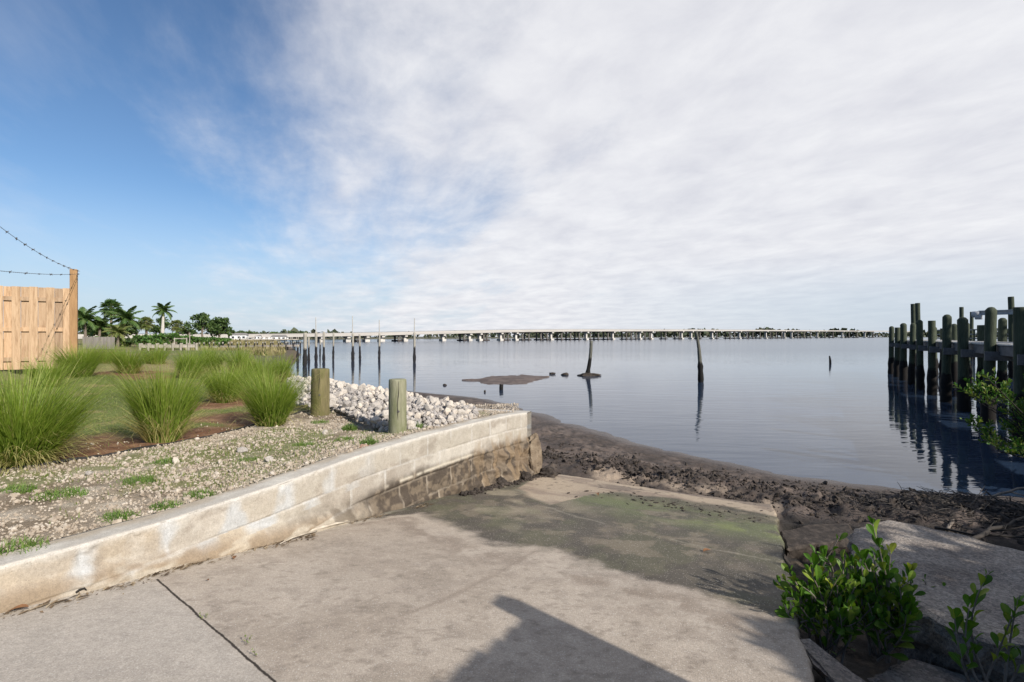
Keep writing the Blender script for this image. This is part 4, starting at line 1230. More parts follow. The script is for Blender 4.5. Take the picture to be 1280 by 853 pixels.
for off in (.20, .95, 1.72):
    mb = MB(); mb.box(mid + dnr * off + Vector((0, 0, DECK - .04 - .125)), (L + .2, .045, .23), ang, bev=.004); mb.build('stringer', M['fascia'], dock)
mb = MB(); s = -.05
while s < L + .1:
    mb.box(dk_far + dn * s + dnr * .96 + Vector((0, 0, DECK - .019 + rnd.uniform(-.002, .002))), (.138, 1.62 + rnd.uniform(-.015, .015), .036), ang, tint=rnd.random())
    s += .147
mb.build('deck', M['deckboards'], dock)
# tall mooring piles beyond the dock
for k, (px, pyt, d, lb) in enumerate(((1143, 380, 37, 'tall dark mooring pile beyond the dock, left one of the close pair'), (1149, 379, 36, 'tall dark mooring pile beyond the dock, right one of the close pair'),
                          (1202, 384, 41, 'slim dark mooring pile standing above the middle of the dock'), (1214, 390, 48, 'shorter slim mooring pile left of the boat lift motor'),
                          (1267, 371, 30, 'tallest mooring pile near the right photo edge, behind the steel beam'))):
    t = atd(px, pyt, d); mb = MB(); pile(mb, Vector((t.x, t.y, 0)), t.z, .135, 360 + k, False)
    tag(mb.build('mooring_pile', M['dockpile'], None, True), lb, 'mooring pile', 'tall mooring piles beyond the dock')
# boat lift beam
a = atd(1224, 391, 27.5); b = atd(1335, 388.5, 24.5); d = (b - a); ang2 = math.atan2(d.y, d.x)
lift = thing('boat_lift', (0, 0, 0), 'boat lift with a grey steel beam and motor box above the dock', 'boat lift')
mid = (a + b) / 2
mb = MB(); mb.box(mid + Vector((0, 0, .10)), (d.length, .16, .05), ang2); mb.box(mid - Vector((0, 0, .10)), (d.length, .16, .05), ang2); mb.box(mid, (d.length, .03, .2), ang2)
mb.build('beam', M['steel'], lift)
mb = MB(); u = d.normalized()
mb.tube([a - u * .28 + Vector((0, 0, -.10)), a + u * .05 + Vector((0, 0, -.08))], .17, 14); mb.box(a - u * .02 + Vector((0, 0, -.22)), (.26, .3, .30), ang2, bev=.03)
mb.build('motor_housing', M['steel'], lift, True)
g = atd(1244.5, 393, 26.9); mb = MB(); mb.tube([(g.x, g.y, 1.2), (g.x, g.y, g.z + .05)], .035, 8); mb.build('guide_pole', M['pvc'], lift)
for q in (b - u * .2, a + u * 1.35):
    mb = MB(); pile(mb, Vector((q.x, q.y, 0)), q.z - .14, .13, 390, False); mb.build('piling', M['dockpile'], lift, True)
# railing of the next dock
rl = thing('dock_railing', (0, 0, 0), 'pale railing of the neighbouring dock glimpsed between the pilings', 'railing')
a = atd(1166, 413, 52); b = atd(1330, 411, 40)
for dz_ in (0, -.42, -.80):
    mb = MB(); m_ = (a + b) / 2; m_.z += dz_; dd = b - a
    mb.box(m_, (dd.length, .05, .12), math.atan2(dd.y, dd.x)); mb.build('rail', M['whitewood'], rl)
for k in range(9):
    q = a.lerp(b, k / 8); mb = MB(); mb.box((q.x, q.y, q.z / 2 - .3), (.14, .14, q.z + .7), .8); mb.build('post', M['dockpile'], rl)

# ================================================================== POLES AND STONES IN THE BAY
def leaning_pole(px_t, pyt, px_b, pyw, w0, w1, label, mound):
    b = at(px_b, pyw, 0); d = b.y; t = atd(px_t, pyt, d)
    root = thing('old_pole', (b.x, b.y, 0), label, 'pole', 'leaning poles in open water')
    mb = MB(); n = 14; P = []; Rr = []
    for k in range(n + 1):
        f = k / n; z = -.5 + (t.z + .5) * f; g = max(0, z) / t.z
        bend = math.sin(g * math.pi) * .05
        P.append(Vector(((t.x - b.x) * g + bend, rnd.uniform(-.01, .01), z)))
        rr = (w0 + (w1 - w0) * g) / 2
        if .1 < z < .75: rr *= rnd.uniform(1.0, 1.45)
        Rr.append(rr)
    mb.tube(P, Rr, 12, True, jit=.06); mb.build('shaft', M['oldpole'], root, True)
    if mound:
        for k in range(9):
            mb2 = None
        o = lump('oyster_cluster', M['clod'], (0, 0, .03), (.62, .34, .14), 77, root, 4, .5)
        o.location = (0.05, 0, .02)
    return root
leaning_pole(739, 426, 734, 470, .20, .17, 'short leaning pole with a dark oyster mound round its foot', True)
leaning_pole(870.5, 414, 876, 478, .22, .12, 'long thin pole leaning left, alone in the middle of the bay', False)
POLES = [ # x, top, thick-top, waterline, width, label
    (372, 431, 431, 452, .16, 'low pale pole just behind the grass, leftmost of the poles'),
    (381, 416, 416, 458, .25, 'thick pale pole beside the grass, second from the left'),
    (386, 422, 422, 452, .15, 'dark pole right next to the thick pale one'),
    (395, 397, 415, 452, .20, 'pole with a thin rod on top, leftmost of the tall ones'),
    (400, 424, 424, 445, .13, 'short dark pole between two taller ones above the mossy piling'),
    (404.7, 415, 415, 452, .18, 'pale pole straight above the brown mossy piling'),
    (416.5, 416, 416, 450, .15, 'slim dark pole just right of the mossy piling, no rod on top'),
    (441, 395, 417, 451, .20, 'tallest pole with a rod on top, knobbly at the waterline'),
    (450, 418, 418, 449, .16, 'short dark pole right beside the tallest rod topped pole'),
    (474, 400, 417, 450, .18, 'rod topped pole left of the grey green stub piling'),
    (518, 398, 416, 453, .19, 'rod topped pole standing furthest right, past the grey green piling'),
]
for (px, yt, yk, yw, wd_, lb) in POLES:
    b = at(px, yw, 0); d = b.y; zt = E - (yt - HY) / F * d; zk = E - (yk - HY) / F * d
    root = thing('bay_pole', (b.x, b.y, 0), lb, 'pole', 'thin poles standing in the shallows')
    mb = MB(); P = []; Rr = []; n = 12; lx = rnd.uniform(-.02, .02)
    for k in range(n + 1):
        z = -.6 + (zk + .6) * k / n; P.append(Vector((lx * z, 0, z))); Rr.append(wd_ / 2 * (1.25 * rnd.uniform(.9, 1.3) if 0 < z < .7 else 1.0))
    mb.tube(P, Rr, 10, True, jit=.05); mb.build('shaft', M['waterpole'], root, True)
    if zt > zk + .1:
        mb = MB(); mb.tube([(lx * zk, -.02, zk - .8), (lx * zk + rnd.uniform(-.05, .05), -.02, zt)], [.05, .035], 8); mb.build('rod', M['pvc'], root)
b = at(626.5, 487.5, 0); mb = MB(); mb.tube([(0, 0, -.3), (0.0, 0, .06), (.01, 0, .21), (0.012, 0, .215)], [.08, .085, .08, .05], 10, jit=.08)
tag(mb.build('broken_stub', M['oldpole'], None, True, (b.x, b.y, 0)), 'broken post stub in the water in front of the sand bar', 'post')
b = at(1038, 455, 0); mb = MB(); mb.tube([(0, 0, -.3), (-.02, 0, .3), (-.07, 0, .62)], [.09, .08, .045], 8)
tag(mb.build('marker_stake', M['oldpole'], None, True, (b.x, b.y, 0)), 'tiny leaning stake alone in the water near the dock', 'stake')
for (px, py, sz, sd, lb) in ((690, 468, (.20, .13, .09), 41, 'dark flat stone in the water beside the sand bar tip'), (706, 469, (.22, .15, .13), 42, 'dark lumpy stone between the sand bar and the short leaning pole'),
                             (606, 490.5, (.05, .05, .06), 43, 'small dark stone in the water left of the broken stub'), (556, 482, (.10, .06, .05), 44, 'dark speck of stone left of the sand bar')):
    b = at(px, py, 0)
    tag(lump('water_stone', M['clod'], (b.x, b.y, .02), sz, sd, None, 3, .35), lb, 'stone')

# ================================================================== ROAD BRIDGE
def bp(px):
    r = (px - 640) / F; d = 250 / (1 - .96 * r); return Vector((r * d, d, 0))
BX = np.array([-140, -88, -64, -50, -28, 0, 34, 127, 271, 600, 900]); BZ = np.array([2.5, 2.75, 3.25, 3.65, 4.35, 5.25, 5.9, 7.0, 8.3, 10.8, 12.5])
def bz(x): return float(np.interp(x, BX, BZ))
bridge = thing('road_bridge', (0, 250, 0), 'long low concrete road bridge crossing the whole bay on pale and dark piers', 'bridge')
bn = Vector((.96, -1, 0)).normalized()            # towards the camera side
def off(p): return Vector((p.x, p.y - 250, p.z))
def strip(name, mat, lo, hi, o0, o1):
    mb = MB(); xsb = list(np.linspace(-150, 800, 120))
    vs = []; fs = []
    for x in xsb:
        p = Vector((x, .96 * x, 0)); z = bz(x)
        for (o_, h_) in ((o0, lo), (o1, lo), (o1, hi), (o0, hi)):
            q = p - bn * o_; vs.append(Vector((q.x, q.y, z + h_)))
    for i in range(len(xsb) - 1):
        for k in range(4):
            a_ = i * 4 + k; b_ = i * 4 + (k + 1) % 4
            fs.append((a_, b_, b_ + 4, a_ + 4))
    mb.add(vs, fs); return mb.build(name, mat, bridge)
strip('deck', M['bridge'], -1.15, -.45, 0, 12)
strip('parapet', M['bridge'], -.448, 0.05, 0.1, .5)
strip('parapet', M['bridge'], -.448, 0.05, 11.5, 11.9)
strip('guard_rail', M['bridgedark'], .16, .26, .2, .3)
def pier(px, kind):
    p = off(bp(px)); z = bz(p.x) - 1.15; along = math.atan2(.96, 1.0); mb = MB()
    sc = 0.8 + bp(px).y / 900
    if kind == 'T':
        c = p - bn * 2.2
        mb.box((c.x, c.y, (z + .4) / 2), (1.1 * sc, 1.3 * sc, z - .4), along)
        mb.box((c.x, c.y, z - .4), (1.2 * sc, 3.4 * sc, .8), along)
        pr = mb.build('pier', M['bridgepier'], bridge)
        mb = MB(); mb.box((c.x, c.y, .3), (1.9 * sc, 2.6 * sc, 1.2), along); mb.build('footing', M['bridgepier'], pr)
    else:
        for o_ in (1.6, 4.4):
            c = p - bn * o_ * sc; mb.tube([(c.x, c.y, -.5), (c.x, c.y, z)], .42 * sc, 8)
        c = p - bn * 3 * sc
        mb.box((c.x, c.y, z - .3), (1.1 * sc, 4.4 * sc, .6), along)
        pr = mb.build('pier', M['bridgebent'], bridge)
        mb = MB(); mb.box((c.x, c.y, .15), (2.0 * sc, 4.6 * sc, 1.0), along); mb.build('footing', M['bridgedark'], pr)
for px in (404, 437, 461, 480, 509, 557, 590, 603, 629, 648, 692, 736, 769, 803, 817, 855, 867, 893, 927, 960, 983, 992, 1024, 1055, 1083): pier(px, 'T')
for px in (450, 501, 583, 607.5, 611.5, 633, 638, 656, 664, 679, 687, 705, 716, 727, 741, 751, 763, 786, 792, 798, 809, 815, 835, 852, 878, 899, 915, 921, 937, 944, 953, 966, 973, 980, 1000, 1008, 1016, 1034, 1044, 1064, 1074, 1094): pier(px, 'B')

# ================================================================== FAR LEFT SHORE
def leafball(mb, c, r, n, size, flat=.8):
    for i in range(n):
        v = Vector((rnd.gauss(0, 1), rnd.gauss(0, 1), rnd.gauss(0, 1))).normalized() * (rnd.random() ** .4)
        p = c + Vector((v.x * r[0], v.y * r[1], v.z * r[2]))
        s = size * rnd.uniform(.6, 1.3)
        q = Quaternion((rnd.gauss(0, 1), rnd.gauss(0, 1), rnd.gauss(0, 1), rnd.gauss(0, 1))).normalized()
        mb.add([p + q @ (Vector(k) * s) for k in ((-1, 0, 0), (-.1, -.45, .1), (1, .0, 0), (.1, .45, .1))], [(0, 1, 2, 3)], rnd.random())
def broadleaf(base, h, rx, label, mat='treeleaf', trunk_h=.35, n=900, leaf=.3, name='broadleaf_tree', group='trees on the left shore', clumps=9, cat='tree', tr=.14):
    root = thing(name, base, label, cat, group)
    mb = MB()
    tips = []
    top = Vector((rnd.uniform(-.3, .3), rnd.uniform(-.3, .3), h * .55))
    mb.tube([(0, 0, -.3), top * .5 + Vector((rnd.uniform(-.1, .1), 0, 0)), top], [tr * 1.3, tr, tr * .6], 8)
    for k in range(clumps):
        a = k / clumps * 6.283 + rnd.uniform(-.4, .4)
        rr_ = rx * rnd.uniform(.35, .72); z = h * rnd.uniform(trunk_h + .12, .86)
        if k == 0: rr_ = 0; z = h * .86
        c = Vector((math.cos(a) * rr_, math.sin(a) * rr_, z)); tips.append(c)
        st_ = top * rnd.uniform(.55, .95); mb.tube([st_, (st_ + c) / 2 + Vector((0, 0, .1)), c], [tr * .5, tr * .35, tr * .15], 5)
    mb.build('trunk', M['bark'], root)
    mb = MB()
    for c in tips:
        r = rx * rnd.uniform(.34, .5); r2 = min(r * .85, h - c.z + .02 * h)
        leafball(mb, c, (r, r, max(r2, .2 * r)), n // clumps, leaf)
    mb.build('crown', M[mat], root)
    return root
def frond(mb, base, az_, elev, L, droop, npair=13, lw=.07, ll=.75, tint=(.2, .8)):
    d = Vector((math.cos(az_), math.sin(az_), 0)); side = Vector((-d.y, d.x, 0)); P = [Vector(base)]; e = elev
    for k in range(npair):
        e -= droop / npair * (0.5 + k / npair)
        P.append(P[-1] + (d * math.cos(e) + Vector((0, 0, math.sin(e)))) * (L / npair))
    mb.tube(P, [.05 * (1 - k / (npair + 1)) + .008 for k in range(npair + 1)], 4, False, tint[1])
    for k in range(1, npair + 1):
        f = k / npair; p = P[k]; tang = (P[k] - P[k - 1]).normalized(); l = ll * (math.sin(f * 2.6 + .35) * .8 + .25)
        for s_ in (-1, 1):
            for sub in (0, .5):
                pp = P[k - 1].lerp(p, sub)
                dirv = (side * s_ * .8 + tang * .55 + Vector((0, 0, -.35 + rnd.uniform(-.15, .15)))).normalized()
                w_ = tang * lw
                t = rnd.uniform(*tint)
                mb.add([pp - w_, pp + w_, pp + dirv * l * .6 + w_ * .8 + Vector((0, 0, .02)), pp + dirv * l + Vector((0, 0, -.12 * l)), pp + dirv * l * .6 - w_ * .8], [(0, 1, 2, 3, 4)], t)
def feather_palm(base, h, L, label, lean=(0, 0), nf=16, mat='palmleaf', tmat='bark', tr=.16, royal=False, group='palms on the left shore'):
    root = thing('feather_palm', base, label, 'palm tree', group)
    mb = MB(); P = []; Rr = []
    for k in range(9):
        f = k / 8; P.append(Vector((lean[0] * f * f * h, lean[1] * f * f * h, -.3 + (h + .3) * f))); Rr.append(tr * (1.25 - .45 * f) * (1.15 if royal and .3 < f < .7 else 1))
    mb.tube(P, Rr, 10); mb.build('trunk', M[tmat], root)
    top = P[-1]
    if royal:
        mb = MB(); mb.tube([top - Vector((0, 0, .1)), top + Vector((0, 0, .9))], [tr * .9, tr * .5], 10, tint=.5); mb.build('crownshaft', M['palmyellow'], root); top = top + Vector((0, 0, .8))
    mb = MB()
    for k in range(nf):
        a = k * 2.399 + rnd.uniform(-.2, .2); f = (k + .5) / nf
        frond(mb, top, a, 1.35 - 1.75 * f, L * rnd.uniform(.85, 1.1), .9 + .6 * f, 12, L * .030, L * .28)
    mb.build('crown', M[mat], root)
    return root
def fan_palm(base, h, R_, label, n=34, mat='palmleaf', tr=.17, group='palms on the left shore', lean=0):
    root = thing('fan_palm', base, label, 'palm tree', group)
    mb = MB(); mb.tube([(lean * f * f * h, 0, -.3 + (h + .3) * f) for f in (0, .25, .5, .75, 1)], [tr * 1.15, tr, tr * .95, tr, tr * 1.2], 10); mb.build('trunk', M['bark'], root)
    top = Vector((lean * h, 0, h)); mb = MB()
    for k in range(n):
        a = k * 2.399; f = (k + .5) / n; el = 1.45 - 2.5 * f
        d = Vector((math.cos(a) * math.cos(el), math.sin(a) * math.cos(el), math.sin(el)))
        pl = R_ * rnd.uniform(.45, .62); c = top + d * pl
        mb.tube([top, c], [.03, .02], 4, False, .9)
        sd = d.cross(Vector((0, 0, 1)));
        if sd.length < .1: sd = Vector((1, 0, 0))
        sd.normalize(); up = sd.cross(d)
        t = min(1, max(0, rnd.gauss(.45, .22) + (.25 if f > .8 else 0)))
        for q in range(11):
            an = (q - 5) / 5 * 1.75
            dv = (d * math.cos(an) + sd * math.sin(an)).normalized() + Vector((0, 0, -.22)) + up * rnd.uniform(-.1, .1)
            l = R_ * .52 * rnd.uniform(.85, 1.1); wv = (sd * math.cos(an) - d * math.sin(an)) * R_ * .045
            mb.add([c - wv * .3, c + wv * .3, c + dv * l * .6 + wv, c + dv * l + Vector((0, 0, -.10 * R_)), c + dv * l * .6 - wv], [(0, 1, 2, 3, 4)], t)
    mb.build('crown', M[mat], root)
    return root
GZ = 1.0
def gp(px, d): return Vector(((px - 640) / F * d, d, GZ))
def hh(py, d): return E + (HY - py) / F * d - GZ
feather_palm(gp(107, 66), hh(399, 66), 2.3, 'dark feather palm tucked against the wooden fence post', (-.05, 0), 16)
feather_palm(gp(124, 68), hh(407, 68), 2.2, 'low dark feather palm between the fence post and the tallest fan palm', (.05, 0), 16)
fan_palm(gp(139, 74), hh(384.5, 74), 1.55, 'tallest fan palm on the left shore with a round dark head', 40)
feather_palm(gp(147, 62), hh(416, 62), 1.6, 'yellow green low palm below the tallest fan palm', (0, 0), 16, 'palmyellow')
feather_palm(gp(153, 70), hh(399, 70), 2.5, 'windswept feather palm leaning right beside the tallest fan palm', (.13, 0), 17)
fan_palm(gp(183, 72), hh(404, 72), 1.12, 'small round headed fan palm left of the white trunked palm', 34, 'palmyellow')
feather_palm(gp(203, 76), hh(395, 76), 1.9, 'palm with a white trunk and star shaped crown', (.03, 0), 15, 'palmleaf', 'palmtrunk', .20, True)
fan_palm(gp(221, 72), hh(407, 72), 1.05, 'round headed fan palm right of the white trunked palm', 34, 'palmyellow')
broadleaf(gp(170, 80), hh(402, 80), 1.9, 'dark rounded tree behind the windswept palm', n=1000, leaf=.26)
broadleaf(gp(200, 84), hh(396, 84), 1.7, 'dark tree standing behind the white trunked palm', n=800, leaf=.26)
broadleaf(gp(235, 76), hh(402, 76), 1.3, 'thin open tree with bare limbs left of the two dark crowns', n=450, leaf=.22, clumps=6)
broadleaf(gp(254, 78), hh(391, 78), 1.7, 'tall dark tree, left of the two dark crowns at the right end of the grove', n=1200, leaf=.25)
broadleaf(gp(274, 80), hh(397, 80), 2.1, 'wide dark tree, rightmost crown of the grove', n=1500, leaf=.25)
broadleaf(gp(287, 84), hh(408, 84), .8, 'small dark tree at the tail of the grove', n=300, leaf=.2, clumps=5)
broadleaf(gp(114, 76), hh(404, 76), 2.2, 'dark bushy tree filling the gap behind the fence post palm', n=1000, leaf=.26)
broadleaf(gp(140, 80), hh(407, 80), 2.6, 'dark bushy tree below the tallest fan palm', n=1300, leaf=.26)
for k, (px, d, py, r, mt, lb) in enumerate(((183, 60, 419, 1.3, 'bushleaf', 'green shrub below the small round headed fan palm'), (199, 60, 418, 1.4, 'bushleaf', 'green shrub at the foot of the white trunked palm'),
        (215, 61, 417, 1.3, 'bushleaf', 'green shrub under the right round headed fan palm'), (232, 64, 420, 1.3, 'bushleaf', 'green shrub below the thin open tree'),
        (247, 66, 422, 1.3, 'bushleaf', 'bright shrub below the tall dark tree'), (262, 66, 422, 1.4, 'bushleaf', 'bright shrub between the two dark crowns'), (279, 68, 423, 1.4, 'bushleaf', 'bright low shrub below the rightmost dark crown'),
        (150, 64, 424, 1.5, 'treeleaf', 'dark shrub behind the grey fence panels'), (168, 64, 423, 1.5, 'treeleaf', 'dark shrub left of the pale walkway end'), (128, 64, 421, 1.5, 'treeleaf', 'dark shrub above the grey fence panels'))):
    broadleaf(gp(px, d), hh(py, d), r, lb, mt, .05, 420, .2, 'shrub', 'shrubs along the left shore', 7, 'shrub', .05)
# grey fence panels and a pale timber walkway
pf = thing('panel_fence', gp(104, 52), 'grey board fence panels beyond the wooden fence post', 'fence')
for k in range(4):
    mb = MB(); x0 = k * .82
    for q in range(6): mb.box((x0 + q * .135, 0, .45 + rnd.uniform(-.01, .01)), (.128, .025, 1.25), bev=.003)
    mb.build('panel', M['greywood'], pf)
    mb = MB(); mb.box((x0 - .03, .04, .45), (.09, .09, 1.35)); mb.build('post', M['greywood'], pf)
def walkway(a, b, label, mat, w=1.2, zt=1.55, posts=10, rail=False, pm='waterpole'):
    root = thing('timber_walkway', (a.x, a.y, 0), label, 'walkway'); d = b - a; d.z = 0; ang = math.atan2(d.y, d.x); L = d.length
    mb = MB(); s = 0
    while s < L:
        p = d.normalized() * s; mb.box((p.x, p.y, zt - .02), (.27, w, .04), ang); s += .29
    mb.build('deck', M[mat], root)
    nr = Vector((d.y, -d.x, 0)).normalized()
    for o_ in (-w / 2, w / 2):
        mb = MB(); c = d / 2 + nr * o_; mb.box((c.x, c.y, zt - .16), (L, .05, .22), ang); mb.build('edge_beam', M[mat], root)
    for k in range(posts + 1):
        for o_ in (-w / 2 - .08, w / 2 + .08):
            p = d * (k / posts) + nr * o_; mb = MB(); mb.tube([(p.x, p.y, -.4), (p.x, p.y, zt + (.45 if rail else .12))], .09, 8); mb.build('post', M[pm], root)
    return root
walkway(gp(176, 44), gp(246, 46), 'pale timber walkway in front of the grove on the left shore', 'whitewood', 1.0, 1.42, 7, False, 'whitewood')
walkway(gp(246, 60), gp(372, 72), 'dark low dock reaching from the grove towards the pole cluster', 'greywood', 1.0, 0.98, 12, True)
walkway(gp(300, 120), gp(372, 128), 'far dock in front of the little white houses', 'whitewood', 1.4, 1.5, 9, True)
gf = thing('post_and_rail', gp(218, 50), 'bare post and rail frame in front of the shrubs', 'fence')
for x_ in (0, 1.2, 1.45):
    mb = MB(); mb.tube([(x_, 0, -.3), (x_ + (.05 if x_ > 1.3 else 0), 0, 1.0 if x_ < 1.3 else 1.5)], .05, 8); mb.build('post', M['whitewood'], gf)
mb = MB(); mb.box((.6, 0, .92), (1.3, .05, .09)); mb.build('rail', M['whitewood'], gf)
# marsh between the grove and the bridge end
mb = MB(); n_ = 0
while n_ < 5200:
    px = rnd.uniform(236, 378); d = rnd.uniform(50, 150)
    p = gp(px, d)
    sd_ = float(shore_dist(np.array([p.x]), np.array([p.y]))[0])
    if sd_ < 2.5: continue
    zz_ = .25 + .75 * float(sst(8, 25, np.array(sd_)))
    h = rnd.uniform(.35, .95) * (.6 + d / 150); a_ = rnd.uniform(0, 3.14); w_ = .10 + d * .001
    dv = Vector((math.cos(a_), math.sin(a_), 0)); t = rnd.random()
    b_ = Vector((p.x, p.y, zz_ - .05))
    for q in range(3):
        o_ = Vector((rnd.uniform(-.3, .3), rnd.uniform(-.3, .3), 0)); l_ = Vector((rnd.uniform(-.25, .25), rnd.uniform(-.2, .2), h * rnd.uniform(.7, 1)))
        mb.add([b_ + o_ - dv * w_, b_ + o_ + dv * w_, b_ + o_ + l_], [(0, 1, 2)], [t, t, min(1, t + .2)])
    n_ += 1
tag(mb.build('marsh_grass', M['marsh']), 'tan marsh grass on the low shore left of the poles', 'marsh grass', kind='stuff')
# little houses by the bridge end
def house(px, d, w, h, label, roof='roofgrey', rz=.3):
    w *= .55
    root = thing('house', gp(px, d), label, 'house', 'little houses on the far left shore', rz)
    mb = MB(); mb.box((0, 0, h / 2), (w, w * .7, h)); wl = mb.build('wall', M['white'], root)
    mb = MB(); o_ = .2
    mb.add([Vector(q) for q in ((-w / 2 - o_, -w * .35 - o_, h), (w / 2 + o_, -w * .35 - o_, h), (w / 2 + o_, w * .35 + o_, h), (-w / 2 - o_, w * .35 + o_, h), (-w / 2 + .3, 0, h + w * .14), (w / 2 - .3, 0, h + w * .14))],
           [(0, 1, 5, 4), (2, 3, 4, 5), (1, 2, 5), (3, 0, 4), (0, 3, 2, 1)]); mb.build('roof', M[roof], root)
    for x_ in (-.3, 0.05, .33):
        mb = MB(); mb.box((x_ * w, -w * .35 - .01, h * .55), (w * .15, .08, h * .4)); mb.build('window', M['glass'], wl)
house(299, 150, 8, 1.5, 'long white house under the far trees right of the grove')
house(319, 170, 7, 1.2, 'small white house in front of the far bridge end, leftmost of a close trio')
house(334, 190, 9, 1.3, 'wide white house in the middle of the shore below the bridge end')
house(349, 165, 8, 1.0, 'low white house just left of the pole cluster')
house(360, 200, 7, 1.6, 'white house right under the bridge deck by the poles')
for k, (px, d, py, r, lb) in enumerate(((300, 175, 414, 2.5, 'dark far tree by the long white house'), (313, 200, 415, 3, 'dark far tree between two white houses'), (341, 210, 415, 2.2, 'pointed far tree over the bridge end'),
                                       (346, 200, 416, 3.2, 'broad far tree over the wide white house'), (367, 215, 414.5, 2.0, 'round far tree just left of the pole cluster'), (381, 225, 414.5, 3.6, 'wide far tree behind the thick pale pole'), (327, 205, 417, 3, 'low far tree in the gap of the far shore'),
                                       (357, 185, 420, 3, 'low dark far tree behind the low white house'), (372, 190, 420, 3, 'low dark far tree by the bridge end'))):
    broadleaf(gp(px, d), hh(py, d), r, lb, 'treeleaf', .1, 260, .5, 'far_tree', 'far trees by the bridge end', 6, 'tree', .2)

# ================================================================== RIGHT FOREGROUND
def leaf(mb, p, d, up, L, W, tint, fold=.35, curl=.25):
    """an obovate leaf, folded along its midrib"""
    d = d.normalized(); side = d.cross(up)
    if side.length < .05: side = d.cross(Vector((1, .3, 0)))
    side.normalize(); nrm = side.cross(d).normalized()
    prof = ((0, .06), (.2, .32), (.42, .72), (.65, 1.0), (.84, .86), (.95, .48))
    vs = []; ti = []
    for f, w_ in prof:
        c = p + d * (L * f) + nrm * (curl * L * (f - f * f) - .10 * L * f * f)
        hw = side * (W * .5 * w_); lift = nrm * (W * .5 * w_ * fold)
        vs += [c - hw + lift, c, c + hw + lift]; ti += [tint, min(1, tint + .14), tint]
    vs.append(p + d * L + nrm * (-.10 * L)); ti.append(tint)
    fs = []
    for k in range(len(prof) - 1):
        a = k * 3
        fs += [(a, a + 1, a + 4, a + 3), (a + 1, a + 2, a + 5, a + 4)]
    a = (len(prof) - 1) * 3
    fs += [(a, a + 1, a + 3), (a + 1, a + 2, a + 3)]
    mb.add(vs, fs, ti)
def leafy_stem(st_mb, lf_mb, base, tip, L, W, n, bare=.3, bend=.06, tints=(.0, .75), r=.006):
    base = Vector(base); tip = Vector(tip); P = []
    bx = Vector((rnd.uniform(-bend, bend), rnd.uniform(-bend, bend), 0))
    for k in range(7):
        f = k / 6; P.append(base.lerp(tip, f) + bx * math.sin(f * math.pi))
    st_mb.tube(P, [r * (1.2 - .8 * k / 6) for k in range(7)], 6)
    rot = rnd.uniform(0, 6.28)
    for k in range(n):
        f = bare + (1 - bare) * k / max(1, n - 1); i = min(5, int(f * 6)); p = P[i].lerp(P[i + 1], f * 6 - i)
        t = (P[i + 1] - P[i]).normalized(); rot += 1.57 + rnd.uniform(-.4, .4)
        a = t.cross(Vector((.3, .9, .1))).normalized(); b = t.cross(a)
        sp = 1.05 - .65 * f
        for s_ in (0, math.pi):
            o_ = a * math.cos(rot + s_) + b * math.sin(rot + s_)
            d = (t * math.cos(sp) + o_ * math.sin(sp) + Vector((0, 0, .25))).normalized()
            sc = rnd.uniform(.5, 1.15) * (1 if f < .92 else .7)
            if rnd.random() < .07: continue
            leaf(lf_mb, p + o_ * r, d, (t + Vector((rnd.gauss(0, .35), rnd.gauss(0, .35), 0))).normalized(), L * sc, W * sc * rnd.uniform(.85, 1.1), (rnd.uniform(*tints) if rnd.random() > .05 else 1.0), rnd.uniform(.15, .5), rnd.uniform(.05, .35))
def shrub(base, stems, label, L=.085, W=.043, mat='leaf', group=None, name='leafy_shrub', cat='shrub', twigs=True):
    root = thing(name, base, label, cat, group); sm = MB(); lm = MB()
    if twigs: stems = stems + [(a_ * .85 + rnd.uniform(-.06, .06), b_ * .9 + rnd.uniform(-.06, .06), h_ * rnd.uniform(.7, .92), n_, br_) for (a_, b_, h_, n_, br_) in stems[::2]]
    for (dx_, dy_, h, n, bare) in stems:
        b = (rnd.uniform(-.05, .05) + dx_ * .25, rnd.uniform(-.05, .05) + dy_ * .25, -.05)
        tip = Vector((dx_, dy_, h * .92))
        leafy_stem(sm, lm, b, tip, L, W, n, bare)
        for q in range(2 if twigs else 0):
            f = rnd.uniform(.35, .7); p = Vector(b).lerp(tip, f); a_ = rnd.uniform(0, 6.28)
            leafy_stem(sm, lm, p, p + Vector((math.cos(a_) * .09, math.sin(a_) * .09, h * (1 - f) * rnd.uniform(.5, .8))), L, W, max(3, n // 2), .2, .02, r=.004)
    sm.build('stems', M['twig'], root); lm.build('leaves', M[mat], root)
    return root
b1 = at(1030, 808, .47); b2 = at(1100, 812, .46); b3 = at(1243, 862, .50)
shrub(b1, [(-.17, .02, .42, 6, .4), (-.10, -.05, .46, 7, .35), (-.02, .05, .50, 7, .35), (.06, -.02, .63, 8, .35), (.13, .04, .48, 7, .3), (-.12, .10, .38, 6, .3), (.10, -.10, .40, 6, .3), (-.20, -.06, .27, 5, .3), (.18, -.04, .36, 6, .3), (0, -.13, .30, 6, .2)],
      'bushy green shrub growing against the right edge of the boat ramp')
shrub(b2, [(-.02, .03, .72, 9, .35), (.07, .02, .55, 7, .35), (-.10, .0, .48, 7, .35), (.14, -.03, .46, 7, .3), (.03, -.10, .42, 7, .3), (.10, .12, .52, 7, .3), (-.08, .10, .44, 6, .3), (.17, .06, .36, 6, .3), (-.12, -.08, .32, 5, .2), (.02, -.16, .30, 6, .2)],
      'taller green shrub in front of the broken end of the concrete slab')
shrub(b3, [(-.01, .03, .56, 8, .35), (.10, .0, .42, 6, .35), (-.10, .02, .40, 6, .35), (.17, .05, .45, 6, .35), (-.17, .02, .35, 5, .4), (.22, -.02, .33, 5, .3)],
      'sparse dark shrub in the bottom right corner before the slab', twigs=False)
